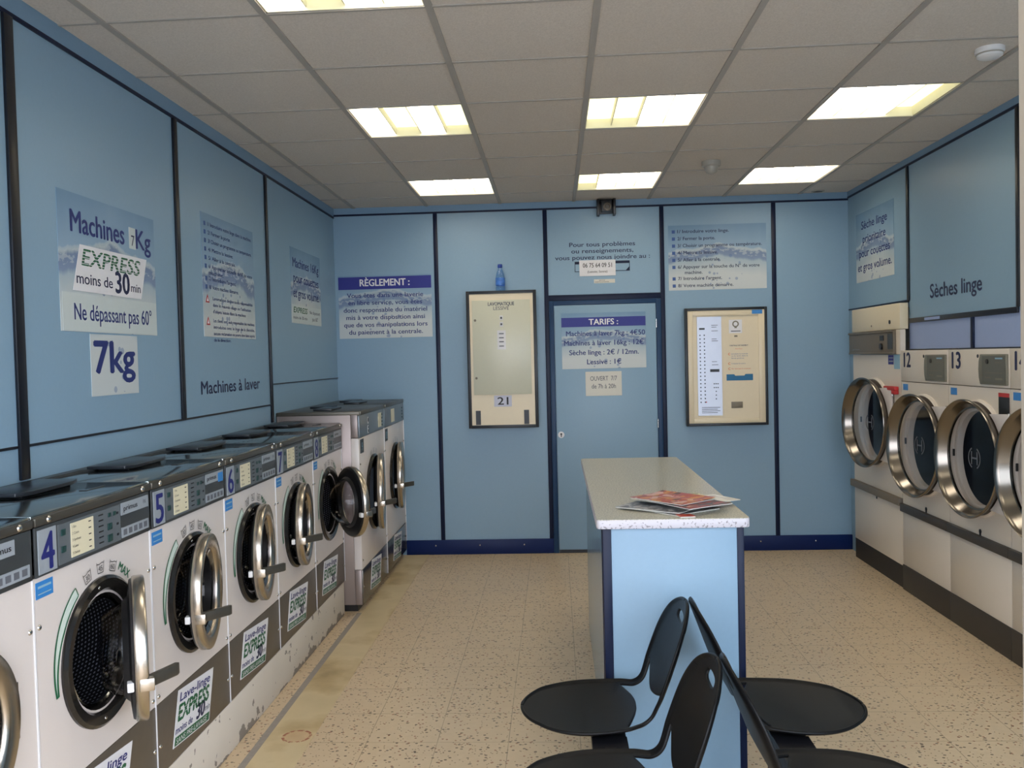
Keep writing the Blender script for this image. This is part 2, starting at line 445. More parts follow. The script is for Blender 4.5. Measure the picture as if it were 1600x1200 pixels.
# ------------------------------------------------------------------ room shell
def gy(r, x): return 4.367+.6*r-.0163*(x+1.021)
def gx(c): return -1.021+.6*c
LIGHTS = [(c, r) for r in (-3, 0, 3) for c in (0, 2, 4)]
def room():
    struct(MB().use('floor').box(XL-.1, 3.05, YF-.1, YB+.1, -.06, 0), 'floor')
    struct(MB().use('pavement').box(-9, 9, -9, YF-.1, -.12, -.03), 'floor_outside')
    # ceiling: one welded sheet of tiles with the lamp cells left open
    xs = [XL-.05]+[gx(c) for c in range(-1, 6)]+[XR+.05]
    rows = list(range(-6, 5)); mb = MB().use('ceiling')
    ys = lambda x: [YF-.05]+[gy(r, x) for r in rows]+[YB+.05]
    ny = len(rows)+2
    for x in xs:
        for y in ys(x): mb.v.append((x, y, H))
    for i in range(len(xs)-1):
        for j in range(ny-1):
            if (i-2, rows[0]+j-1) in [(c, r) for c, r in LIGHTS]: continue
            mb.f.append((i*ny+j, (i+1)*ny+j, (i+1)*ny+j+1, i*ny+j+1)); mb.fm.append(0); mb.fs.append(False)
    ce = struct(mb, 'ceiling')
    b = MB().use('gbar')
    for x in xs[1:-1]: b.box(x-.013, x+.013, YF, YB, H-.006, H+.03)
    for r in rows:
        v = []
        for x in (XL, XR):
            y = gy(r, x)
            v += [(x, y-.007, H-.004), (x, y+.007, H-.004), (x, y-.007, H+.03), (x, y+.007, H+.03)]
        b.add(v, [(0, 4, 5, 1), (0, 2, 6, 4), (1, 5, 7, 3)])
    b.build('grid_bars', ce)
    struct(MB().use('lamp_house').box(XL-.2, 3.1, YF-.1, YB+.15, H+.2, H+.26), 'ceiling_slab')
    # walls
    struct(MB().use('wall').box(XL-.08, XL, YF, YB, -.02, H+.2), 'wall_left')
    struct(MB().use('wall').box(XL-.08, 3.0, YB, YB+.08, -.02, H+.2), 'wall_back')
    wr = MB().use('wall')
    wr.box(XR, XR+.06, 5.99, YB, 1.925, H+.2)
    wr.box(XR, XR+.06, 6.935, YB, 0, 1.925)
    wr.box(XR, XR+.06, YF, 5.99, 1.79, H+.2)
    wr.use('lilac').box(XR, XR+.06, YF, 5.99, 1.602, 1.79)
    wr.use('wall').box(XR, XR+.06, YF, 3.86, 0, 1.602)
    wr.box(3.0, 3.06, YF, YB, 0, H+.2)
    struct(wr, 'wall_right')
    # frieze boards under the ceiling
    trim(MB().use('frieze').box(XL, XL+.006, YF, YB, 2.80, H))
    trim(MB().use('frieze').box(XL, XR, YB-.006, YB, 2.815, H))
    trim(MB().use('frieze').box(XR-.006, XR, YF, YB, 2.826, H))
    trim(MB().use('strip').box(XL, XL+.007, YF, YB, 2.785, 2.80))
    trim(MB().use('strip').box(XL, XR, YB-.008, YB, 2.80, 2.815))
    trim(MB().use('strip').box(XR-.007, XR, YF, YB, 2.812, 2.826))
    # cover strips of the left wall
    for y, wd, z0 in ((2.868, .05, 1.236), (4.15, .04, 1.35), (5.468, .034, 1.236)):
        trim(MB().use('strip_dark').box(XL, XL+.012, y-wd/2, y+wd/2, z0, 2.785), bevel=.002)
    trim(MB().use('strip_dark').box(XL, XL+.005, YF, 2.843, 1.343, 1.352))
    trim(MB().use('strip_dark').box(XL, XL+.005, 2.893, 5.451, 1.343, 1.352))
    trim(MB().use('strip_dark').box(XL, XL+.005, 5.485, YB, 1.472, 1.480))
    # cover strips of the back wall
    for x, z0 in ((-.955, .12), (-.06, .12), (.880, .12), (1.770, .12)):
        trim(MB().use('strip').box(x-.017, x+.017, YB-.012, YB, z0, 2.80), bevel=.002)
    trim(MB().use('strip').box(-.043, .863, YB-.013, YB, 2.062, 2.108), bevel=.002)
    for x0, x1 in ((-1.26, -.044), (.897, XR)):
        bb = struct(MB().use('navy').box(x0, x1, YB-.018, YB, 0, .12), 'baseboard_back', bevel=.003)
        for k in range(3):
            MB().use('bolt').dome(x0+(x1-x0)*(.2+.3*k), .075, .007, YB-.018, .004, 8).build('screw', bb)
    # cover strips of the right wall
    trim(MB().use('strip_dark').box(XR-.012, XR, 5.975, 6.003, 1.925, 2.812), bevel=.002)
    trim(MB().use('strip').box(XR-.005, XR, 6.003, YB, 1.922, 1.932))
    trim(MB().use('strip_dark').box(XR-.012, XR, 4.60, 5.975, 1.775, 1.806), bevel=.002)
    trim(MB().use('strip_dark').box(XR-.012, XR, 4.58, 4.612, 1.806, 2.812), bevel=.002)
    trim(MB().use('strip').box(XR-.010, XR, 5.078, 5.112, 1.602, 1.775), bevel=.002)
    trim(MB().use('strip_dark').box(XR-.010, XR, 4.0, 5.25, 1.594, 1.602))
    trim(MB().use('lilac').box(XR-.014, XR-.011, 5.50, 5.72, 1.783, 1.800))
    # service door in the back wall
    d = struct(MB().use('wall').box(.0, .818, YB-.022, YB-.004, .03, 2.022), 'door_1', bevel=.002)
    MB().use('frame_blue').box(-.042, -.004, YB-.018, YB, 0, 2.06).box(.822, .862, YB-.018, YB, 0, 2.06).box(-.004, .822, YB-.018, YB, 2.024, 2.06).build('door_frame', d, bevel=.002)
    MB().use('strip_dark').box(0, .818, YB-.016, YB, .001, .028).build('door_gap', d)
    k = MB().use('plastic_white').disc(.035, .972, .026, YB-.028, YB-.022).build('lock_rosette', d)
    MB().use('frame_dark').disc(.035, .978, .008, YB-.030, YB-.028, 12).box(.031, .039, YB-.030, YB-.028, .955, .975).build('keyhole', k)
    for z in (1.86, 1.05, .35):
        MB().use('bolt').lathe([(.007, -.035), (.007, .035)], .821, z, 10, axis='z', cy=YB-.024).build('hinge', d)
    # shop front behind the camera with an open doorway
    f = MB().use('post')
    f.box(.281, .38, .45, .55, 0, H).box(-1.05, -.95, .45, .55, 0, H)
    f.box(-.95, .281, .45, .55, 2.45, H)
    struct(f, 'door_2', bevel=.004)
    for i, (x0, x1) in enumerate(((XL, -1.05), (.38, XR))):
        wn = struct(MB().use('post').box(x0, x1, .46, .54, 0, .12).box(x0, x1, .46, .54, 2.6, H).box(x0, x0+.05, .46, .54, .12, 2.6).box(x1-.05, x1, .46, .54, .12, 2.6), 'window_%d' % (i+1))
        MB().use('glass_clear').box(x0+.05, x1-.05, .495, .503, .12, 2.6).build('pane', wn)
room()

def floor_channel():
    t = MB().use('channel').box(-1.268, -1.072, 1.2, 7.16, 0, .004)
    trim(t)
    trim(MB().use(mat('grey_sealant', lin(150, 142, 134), .6, noise=.15)).box(-1.3, -1.269, 1.2, 5.52, 0, .003))
    trim(MB().use('plinth').box(XL, -1.376, 1.5, 5.508, 0, .206), bevel=.004)
floor_channel()

# ------------------------------------------------------------------ ceiling lamps, detectors
CELLS = {(0, -3): 'WYWC', (2, -3): 'WWYW', (4, -3): 'YWWW', (0, 0): 'WYWY', (2, 0): 'YYWW', (4, 0): 'WWCY', (0, 3): 'WWWW', (2, 3): 'YWWW', (4, 3): 'WWWW'}
WHERE = {(0, -3): 'nearest lamp of the left row, cut off at the top', (0, 0): 'middle lamp of the left row, above the big blue wall panels',
         (0, 3): 'far lamp of the left row, close to the back wall', (2, -3): 'nearest lamp of the centre row, above the black seats', (2, 0): 'middle lamp of the centre row, two cells yellow, two white',
         (2, 3): 'far lamp of the centre row, before the security camera', (4, -3): 'nearest lamp of the right row, above the entrance', (4, 0): 'middle lamp of the right row, nearest to the round smoke detector',
         (4, 3): 'far lamp of the right row, nearest the tall dryer'}
def lamps():
    for (c, r) in LIGHTS:
        x0, x1 = gx(c)+.018, gx(c+1)-.018; xm = (x0+x1)/2; y0, y1 = gy(r, xm)+.014, gy(r+1, xm)-.014
        t = thing('ceiling_lamp', 'ceiling lamp: '+WHERE[(c, r)], 'lamp', (xm, (y0+y1)/2, H), 0, 'recessed ceiling lamps')
        hx, hy, d = (x1-x0)/2, (y1-y0)/2, .075
        h = MB().use('lamp_house')
        h.box(-hx, hx, -hy-.004, -hy, .0, d).box(-hx, hx, hy, hy+.004, .0, d).box(-hx-.004, -hx, -hy, hy, .0, d).box(hx, hx+.004, -hy, hy, .0, d).box(-hx, hx, -hy, hy, d, d+.006)
        h.build('housing', t)
        k = 2*hx/4
        for i, ch in enumerate(CELLS[(c, r)]):
            m = {'W': 'emit_white', 'Y': 'emit_yellow', 'C': 'emit_cool'}[ch]
            MB().use(m).box(-hx+k*i+.003, -hx+k*(i+1)-.003, -hy+.002, hy-.002, .05, .056).build('glow_plate', t)  # glowing plate stands in for the tube and the reflector it lights
            if i: MB().use('lamp_house').box(-hx+k*i-.002, -hx+k*i+.002, -hy, hy, .012, .05).build('divider', t)
lamps()
def detectors():
    t = thing('smoke_detector', 'round white smoke detector on the ceiling near the right edge', 'detector', (1.865, 3.86, H))
    MB().use('plastic_white').lathe([(0, 0), (.058, 0), (.058, -.016), (.052, -.02), (.05, -.034), (.04, -.04), (0, -.042)], n=32, axis='z').build('body', t)
    MB().use('plastic_grey').lathe([(.0525, -.021), (.0535, -.024), (.0515, -.027)], n=32, axis='z').build('vent_slot', t)
    t = thing('motion_sensor', 'small grey domed motion sensor on the ceiling before the back wall', 'sensor', (1.051, 5.878, H))
    MB().use('plastic_grey').lathe([(0, 0), (.062, 0), (.062, -.03), (.056, -.036), (0, -.036)], n=28, axis='z').build('base', t)
    MB().use('plastic_grey').lathe([(.046, -.036), (.044, -.055), (.034, -.072), (.018, -.082), (0, -.085)], n=28, axis='z').build('dome', t)
    t = thing('ceiling_vent', 'small dark round vent on the ceiling in the far right corner', 'vent', (2.1, 7.1, H))
    MB().use('plastic_grey').lathe([(.05, 0), (.05, -.006), (.04, -.008), (.038, -.004)], n=24, axis='z').build('rim', t)
    MB().use('frame_dark').lathe([(.038, -.004), (.02, -.005), (0, -.005)], n=24, axis='z').build('grille', t)
    t = thing('security_camera', 'small dark security camera box high on the back wall above the door', 'camera', (.436, YB, 2.806))
    MB().use('strip_dark').box(-.075, .075, -.03, 0, -.055, .058).box(-.075, -.055, -.08, 0, -.075, .058).box(.055, .075, -.08, 0, -.07, .058).build('bracket', t, bevel=.002)
    MB().use('frame_dark').box(-.042, .042, -.10, -.03, -.048, .040).build('body', t, bevel=.006)
    q = MB().use('brown_panel').lathe([(.031, -.10), (.031, -.113), (.02, -.116), (.018, -.104)], .005, -.012, 24).build('lens_ring', t)
    MB().use('black').disc(.005, -.012, .019, -.106, -.101, 20).build('lens', q)
detectors()

# ------------------------------------------------------------------ washing machines
def arc_text(mb, s, cx, cz, r, a_mid, cap, y, **k):
    """one short word standing on a circle"""
    a = R(a_mid); ca, sa = math.cos(a-PI/2), math.sin(a-PI/2)
    mb.text(s, cx+r*math.cos(a), cz+r*math.sin(a), cap, y, align='C', fn=lambda X, Z: (X*ca-Z*sa, X*sa+Z*ca), **k)

def porthole_door(t, cx, cz, Ro, theta, handle=.12, dark=False):
    """chrome porthole hinged on its right-hand side"""
    off = Ro*.92
    d = thing_part('door', t, (cx+off, .004, cz), R(theta)); ox = -off
    MB().use('chrome').lathe([(Ro*.985, 0), (Ro, -.005), (Ro, -.028), (Ro*.985, -.034), (Ro*.95, -.036), (Ro*.80, -.032), (Ro*.755, -.027), (Ro*.735, -.02), (Ro*.735, -.006), (Ro*.9, 0)], ox, 0, 64, closed=True).build('ring', d)
    MB().use('glass_dark').lathe([(Ro*.74, -.018), (Ro*.64, -.008), (Ro*.62, .05), (Ro*.5, .085), (0, .10)], ox, 0, 48).build('glass', d)
    MB().use('rubber').lathe([(Ro*.97, 0.001), (Ro*.95, .008), (Ro*.72, .014), (Ro*.655, .03), (Ro*.63, .028), (Ro*.63, -.006)], ox, 0, 48).build('gasket', d)
    ax, ay = ox-Ro*.93, -.028; ca, sa = math.cos(R(46)), math.sin(R(46)); L = .126
    P = [(ax, ay), (ax+.016, ay+.01), (ax+.016+L*ca, ay+.01-L*sa), (ax+.012+L*ca, ay-.004-L*sa), (ax+.004+L*.9*ca, ay-.007-L*.9*sa)]
    h = MB().use('steel_trim').prism_z(P, -.05-.017, -.05+.017).build('handle', d, bevel=.003, seg=2)
    MB().use('chrome').box(ox-Ro*1.0, ox-Ro*.88, -.05, -.01, -.068, -.032).build('latch_plate', d, bevel=.003)
    MB().use('plastic_white').box(ox-Ro*.97, ox-Ro*.82, .004, .022, -.066, -.04).build('latch', d, bevel=.003)
    for z in (-.06, .06):
        MB().use('bolt').box(ox+Ro*.93, ox+Ro*1.0, -.03, .006, z-.012, z+.012).build('hinge', d, bevel=.003)
    return d
def thing_part(name, parent, loc, rot):
    o = bpy.data.objects.new(name, None); C.objects.link(o); o.parent = parent; o.location = loc; o.rotation_euler = (0, 0, rot); o.empty_display_size = .05
    return o

def tub_icon(mb, cx, cz, a, s, num):
    ang = R(a)-PI/2; ca, sa = math.cos(ang), math.sin(ang)
    def seg(x0, z0, x1, z1, w=.0022):
        dx, dz = x1-x0, z1-z0; L = math.hypot(dx, dz); nx, nz = -dz/L*w/2, dx/L*w/2
        q = [(x0+nx, z0+nz), (x1+nx, z1+nz), (x1-nx, z1-nz), (x0-nx, z0-nz)]
        mb.add([(cx+(X*ca-Z*sa), -.0032, cz+(X*sa+Z*ca)) for X, Z in q], [(0, 1, 2, 3)])
    seg(-s, s*.8, -s*.75, -s*.8); seg(s, s*.8, s*.75, -s*.8); seg(-s*.75, -s*.8, s*.75, -s*.8)
    seg(-s*.95, s*.55, -s*.3, s*.45); seg(-s*.3, s*.45, s*.3, s*.6); seg(s*.3, s*.6, s*.95, s*.55)
    mb.text(num, cx, cz, s*.8, -.0032, align='C', fn=lambda X, Z: (X*ca-(Z-s*.55)*sa, X*sa+(Z-s*.55)*ca))

def express_sticker(t, y):
    """white parallelogram sticker with its lettering"""
    k = math.tan(R(13)); rot = R(-5); w2, h2 = .16, .095
    def fn0(X, Z): X = X+Z*k; return (X*math.cos(rot)-Z*math.sin(rot), X*math.sin(rot)+Z*math.cos(rot))
    def place(mb, x, z, s, cap, **kw):
        mb.text(s, 0, 0, cap, y-.0025, fn=lambda X, Z: fn0(X+x, Z+z), **kw)
    def quad(mb, x0, x1, z0, z1, dy):
        mb.add([(lambda p: (p[0], y-dy, p[1]))(fn0(X, Z)) for X, Z in ((x0, z0), (x1, z0), (x1, z1), (x0, z1))], [(0, 1, 2, 3)])
    o = MB().use('paper').prism([fn0(-w2, -h2), fn0(w2, -h2), fn0(w2, h2), fn0(-w2, h2)], y-.0015, y).build('sticker', t)
    def word(m, *a, **k): mb = MB().use(m); place(mb, *a, **k); mb.build('text_line', o)
    word('digit', -w2+.02, h2-.042, 'Lave-linge', .030, width=.27, bold=.03)
    word('digit', -w2+.006, -.052, 'moins de', .024, width=.145, bold=.02)
    word('letter_dark', .03, -.055, '30', .052, width=.07, bold=.05); word('letter_dark', .105, -.048, 'min', .022, width=.045)
    mb = MB().use('green'); quad(mb, -w2+.008, w2-.006, -h2+.004, -.062, .002); mb.build('footer_bar', o)
    word('paper', -w2+.02, -h2+.009, 'SANS PRE-LAVAGE', .018, width=.27, bold=.0)
    word('green', -w2+.02, -.012, 'EXPRESS', .054, width=.27, bold=.045)
    for i in range(2):
        mb = MB().use('paper'); quad(mb, -w2+.012, w2-.035, .008+.016*i, .0095+.016*i, .003); mb.build('speed_line', o)
    return o

def control_panel(t, num, w, small_badge):
    pz0, pz1 = 1.057-.21, 1.19-.21; X0 = -.33
    p = MB().use('panel').box(-w/2+.003, w/2-.003, -.006, 0, pz0, pz1).build('control_panel', t, bevel=.002)
    n = MB().use('plate').box(X0+.016, X0+.100, -.0085, -.006, 1.064-.21, 1.181-.21).build('number_plate', t)
    MB().use('digit').text(num, X0+.058, 1.072-.21, .098, -.0095, width=.058, align='C', bold=.02).build('number', n)
    kp = MB().use('plate2').box(X0+.110, X0+.452, -.0085, -.006, 1.068-.21, 1.179-.21).build('keypad', t)
    q = MB().use('display').box(X0+.170, X0+.290, -.0105, -.0085, 1.076-.21, 1.172-.21).build('program_list', t)
    mb = MB().use('black_print')
    for i, s in enumerate(('1 Eco', '2 Coton', '3 Synthetic', '4 Laine', '5 Delicat')):
        mb.text(s, X0+.175, 1.158-.21-.0185*i, .007, -.0112)
        mb.box(X0+.262, X0+.275, -.0112, -.0108, 1.160-.21-.0185*i, 1.163-.21-.0185*i)
    mb.build('program_lettering', q)
    for bx, bz, s in ((.132, 1.155, .011), (.132, 1.108, .011), (.385, 1.158, .008), (.415, 1.158, .008), (.385, 1.123, .013), (.385, 1.088, .014)):
        MB().use('green_btn').box(X0+bx-s, X0+bx+s, -.0115, -.0085, 1.0*bz-.21-s*.8, bz-.21+s*.8).build('button', kp, bevel=.001)
    mb = MB().use('black_print')
    for i in range(6): mb.box(X0+.322, X0+.348, -.0095, -.0088, 1.082-.21+.0165*i, 1.086-.21+.0165*i)
    for i in range(3): mb.box(X0+.428, X0+.44, -.0095, -.0088, 1.086-.21+.033*i, 1.093-.21+.033*i)
    mb.build('keypad_marks', kp)
    bx1 = .58 if small_badge else .642
    b = MB().use('plate').box(X0+.46, X0+bx1, -.0085, -.006, 1.142-.21, 1.180-.21).build('maker_badge', t)
    mb = MB().use('black_print').text('primus', X0+.475, 1.154-.21, .016, -.0092, width=.09, bold=.02)
    if not small_badge:
        MB().use('black_print').text('FX', X0+.605, 1.156-.21, .012, -.0092).build('type_lettering', b)
    mb.build('maker_lettering', b)
    b = MB().use('plate').box(X0+.46, X0+.640, -.0085, -.006, 1.071-.21, 1.103-.21).build('symbol_strip', t)
    mb = MB().use('grey_print')
    for i in range(5): mb.box(X0+.47+.034*i, X0+.492+.034*i, -.0092, -.0086, 1.078-.21, 1.096-.21)
    mb.build('symbols', b)
    if num == '5': MB().use('sticker_blue').box(X0+.585, X0+.635, -.0095, -.0086, 1.136-.21, 1.172-.21).build('panel_sticker', p)

def small_washer(num, yc, theta, where):
    w = .655; t = thing('washing_machine', where, 'washing machine', (-1.375, yc, .21), LEFT, 'seven kilo washing machines')
    cz, cx, Ro = .55, .003, .222
    # cabinet with a round well for the drum
    n = 40
    cb = MB().use('side_steel'); X_ = (-w/2, w/2)
    cb.add([(x, y, z) for x in X_ for y in (.03, .415) for z in (0, .985)], [(0, 1, 3, 2), (4, 6, 7, 5), (0, 4, 6, 2), (2, 3, 7, 6), (1, 5, 7, 3)]).build('cabinet', t)
    fp = MB().use('white'); zl, zh = .248, .847
    ring = [(cx+.17*math.cos(2*PI*i/n), cz+.17*math.sin(2*PI*i/n)) for i in range(n)]
    def edge(a):
        ca, sa = math.cos(a), math.sin(a)
        ks = [((w/2-.002-cx) if ca > 0 else (-w/2+.002-cx))/ca if abs(ca) > 1e-9 else 9, ((zh-cz) if sa > 0 else (zl-cz))/sa if abs(sa) > 1e-9 else 9]
        k = min(ks); return (cx+k*ca, cz+k*sa)
    angs = sorted(set([2*PI*i/n for i in range(n)]+[math.atan2(z-cz, x-cx) % (2*PI) for x in (-w/2+.002, w/2-.002) for z in (zl, zh)]))
    k = len(angs)
    vs = [(cx+.17*math.cos(a), 0, cz+.17*math.sin(a)) for a in angs]+[(edge(a)[0], 0, edge(a)[1]) for a in angs]+[(edge(a)[0], .03, edge(a)[1]) for a in angs]
    fp.add(vs, [(i, (i+1) % k, k+(i+1) % k, k+i) for i in range(k)]+[(k+i, k+(i+1) % k, 2*k+(i+1) % k, 2*k+i) for i in range(k)])
    fr = fp.build('front_panel', t)
    MB().use('black_gloss').lathe([(.222, .002), (.222, -.008), (.212, -.016), (.185, -.012), (.168, .012), (.160, .028), (.158, .029)], cx, cz, 64).build('porthole_rim', t)
    MB().use('bolt').dome(cx-.03, cz+.195, .006, -.013, .004, 8).build('rim_screw', t)
    MB().use('bolt').dome(cx-.02, cz-.197, .006, -.013, .004, 8).build('rim_screw', t)
    MB().use('drum_wall').lathe([(.158, .029), (.20, .034), (.205, .06), (.205, .30)], cx, cz, 56).use('drum').lathe([(.205, .30), (.1, .306), (0, .31)], cx, cz, 56).build('drum', t)
    MB().use('steel_dark').lathe([(.164, .012), (.158, .006), (.152, .012), (.156, .028)], cx, cz, 48).build('drum_collar', t)
    # markings round the porthole
    mb = MB()
    a0, a1, N = 122, 192, 24
    ri = lambda a: .232+.012*max(0, (a-150)/42); ro = lambda a: .262-.010*max(0, (a-150)/42)
    mb.use('mint'); vs = []
    for i in range(N+1):
        a = a0+(a1-a0)*i/N
        for r in (ri(a), ro(a)): vs.append((cx+r*math.cos(R(a)), -.0012, cz+r*math.sin(R(a))))
    mb.add(vs, [(2*i, 2*i+1, 2*i+3, 2*i+2) for i in range(N)])
    mb.build('detergent_scale', t); mb = MB().use('green')
    for s, fn in ((0, ri), (1, ro)):
        vs = []
        for i in range(N+1):
            a = a0+(a1-a0)*i/N; r = fn(a); q = .0042+.004*i/N
            for d in (-q/2, q/2): vs.append((cx+(r+d)*math.cos(R(a)), -.002, cz+(r+d)*math.sin(R(a))))
        mb.add(vs, [(2*i, 2*i+1, 2*i+3, 2*i+2) for i in range(N)])
    mb.add([(cx+r*math.cos(R(a)), -.002, cz+r*math.sin(R(a))) for r, a in ((ri(a0), a0), (ro(a0), a0), (ro(a0), a0-.8), (ri(a0), a0-.8))], [(0, 1, 2, 3)])
    mb.build('scale_outline', t); mb = MB().use('green')
    arc_text(mb, 'MAX', cx, cz, .240, 55, .026, -.002, width=.075, bold=.025)
    mb.build('scale_lettering', t)
    for a, s in ((107, '30'), (90, '45'), (73, '60')):
        mb = MB().use('black_print'); tub_icon(mb, cx+.250*math.cos(R(a)), cz+.250*math.sin(R(a)), a, .021, s); mb.build('wash_symbol', t)
    s = MB().use('sticker_blue').box(-.321, -.242, -.0015, 0, .790, .834).build('notice_sticker', t)
    MB().use('sticker_pale').box(-.312, -.252, -.0022, -.0016, .817, .823).box(-.312, -.252, -.0022, -.0016, .80, .803).build('notice_print', s)
    # kick plate, panel, top
    kp = MB().use('kick').box(-w/2, w/2, -.001, .03, .0, .246).build('kick_plate', t, bevel=.002)
    if num != '3':
        st = express_sticker(t, -.001); st.location = (-.03, 0, .128)
    MB().use('paper').box(w/2-.001, w/2+.004, -.003, .03, 0, .846).build('joint_strip', t)
    control_panel(t, num, w, num == '3')
    MB().use('steel_trim').prism([(0, 0)]*0+[(-w/2, .982), (w/2, .982), (w/2, 1.006), (-w/2, 1.006)], -.012, .0).build('top_edge', t, bevel=.005)
    top = MB().use('steel_dark').box(-w/2, w/2, 0, .42, .985, 1.012).build('top_cover', t, bevel=.004)
    lid = MB().use('lid'); lid.prism_z([(-.03, .23), (.02, .205), (.24, .205), (.30, .225), (.30, .355), (-.03, .375)], 1.018, 1.030); lid.box(0, .27, .23, .35, 1.012, 1.018)
    lid.build('vent_lid', top, bevel=.002)
    MB().use('panel').box(.13, .24, .10, .104, 1.012, 1.0135).box(.13, .134, .10, .125, 1.012, 1.0135).build('top_slot', top)
    MB().use('panel').prism_z([(-w/2, .385), (-.06, .385), (-.02, .362), (.2, .362), (w/2, .385), (w/2, .42), (-w/2, .42)], 1.012, 1.020).build('rear_rail', top)
    for sx in (-1, 1):
        MB().use('bolt').dome(sx*(w/2-.06), .995, .010, -.012, .006, 12).build('bolt', t)
        for z in (.715, .272, .10): MB().use('bolt').dome(sx*(w/2-.016), z, .008, -.001, .005, 10).build('bolt', t)
    porthole_door(t, cx, cz, .214, theta)
    return t

small_washer('3', 1.883, 5, 'white washing machine nearest the camera, cut by the left edge of the photo')
small_washer('4', 2.547, 27, 'white washing machine with blue number 4, its porthole door seen edge-on')
small_washer('5', 3.212, 11, 'white front-loading washing machine with blue number 5 and a small blue sticker on its panel')
small_washer('6', 3.876, 10, 'white front-loading washing machine with blue number 6, third from the left edge')
small_washer('7', 4.540, 8, 'white front-loading washing machine with blue number 7, left of the widely opened door')
small_washer('8', 5.201, 37, 'white washing machine with its door wide open beside the taller steel washers')

def big_washer(num, yc, theta, where):
    w = .82; t = thing('large_washing_machine', where, 'washing machine', (-1.264, yc, 0), LEFT, 'sixteen kilo washing machines')
    cx, cz, Ro = .02, .715, .258
    MB().use('side_steel').box(-w/2, w/2, .05, .528, .045, 1.27).box(-w/2, w/2, 0.006, .05, 1.118, 1.27).box(-w/2, w/2, .006, .05, .045, .27).build('cabinet', t, bevel=.004)
    fr = MB().use('white').box(-w/2, w/2, 0, .05, .272, 1.116).build('front_panel', t, bevel=.003)
    kp = MB().use('kick_big').box(-w/2, w/2, -.002, .006, .045, .270).build('kick_plate', t, bevel=.002)
    st = express_sticker(t, -.002); st.location = (.0, 0, .165)
    MB().use('black').box(-w/2+.02, w/2-.02, .04, .5, 0, .045).build('base', t)
    MB().use('steel_trim').box(-w/2, w/2, -.008, .53, 1.262, 1.290).build('top_cover', t, bevel=.004)
    for x0, y0 in ((-.30, .20), (-.02, .30)):
        MB().use('lid').box(x0, x0+.28, y0, y0+.12, 1.290, 1.304).build('vent_lid', t, bevel=.003)
    p = MB().use('panel_big').box(-w/2+.002, w/2-.002, -.006, .006, 1.12, 1.262).build('control_panel', t, bevel=.002)
    if num == '9':
        mb = MB().use('paper'); mb.lathe([(.0, -.007), (.024, -.007)], -.15, 1.215, 20).box(-.165, -.135, -.0075, -.006, 1.13, 1.18)
        mb.use('black_print').lathe([(.0, -.0085), (.015, -.0085)], -.15, 1.218, 20).box(-.16, -.14, -.0085, -.0075, 1.135, 1.155).box(-.16, -.14, -.0085, -.0075, 1.162, 1.176)
        mb.build('maker_mark', p)
    MB().use('display').box(.19 if num == '9' else -.15, .29 if num == '9' else -.02, -.0085, -.006, 1.14, 1.24).build('program_list', p)
    for z in (1.15, 1.175, 1.2, 1.225): MB().use('green_btn').box(.31, .33, -.009, -.006, z-.006, z+.006).build('button', p)
    s = MB().use('panel').box(-w/2+.035, -w/2+.135, -.002, 0, 1.015, 1.105).build('number_plate', t)
    MB().use('sticker_pale').text(num, -w/2+.085, 1.03, .055, -.003, align='C').build('number', s)
    for a, q in ((107, '30'), (90, '45'), (73, '60')):
        mb = MB().use('grey_print'); tub_icon(mb, cx+.285*math.cos(R(a)), cz+.285*math.sin(R(a)), a, .02, q); mb.build('wash_symbol', t)
    MB().use('paper').box(w/2-.004, w/2-.0005, -.005, .03, .05, 1.118).build('joint_strip', t)
    MB().use('black_gloss').lathe([(Ro, .002), (Ro, -.010), (Ro*.95, -.02), (Ro*.82, -.014), (Ro*.76, -.003)], cx, cz, 56).build('porthole_rim', t)
    MB().use('drum').lathe([(Ro*.765, -.003), (Ro*.7, -.002), (0, -.002)], cx, cz, 48).build('drum', t)
    for sx in (-1, 1):
        for z in (.95, .33, .16): MB().use('bolt').dome(sx*(w/2-.02), z, .008, -.001, .005, 8).build('bolt', t)
    MB().use('bolt').dome(-w/2+.02, 1.276, .010, -.008, .006, 10).build('bolt', t)
    porthole_door(t, cx, cz, Ro*1.0, theta)
big_washer('9', 5.958, 9, 'tall steel-sided washing machine beside the lower white row, round maker mark on its panel')
big_washer('10', 6.782, 7, 'tall steel-sided washing machine standing against the back wall')

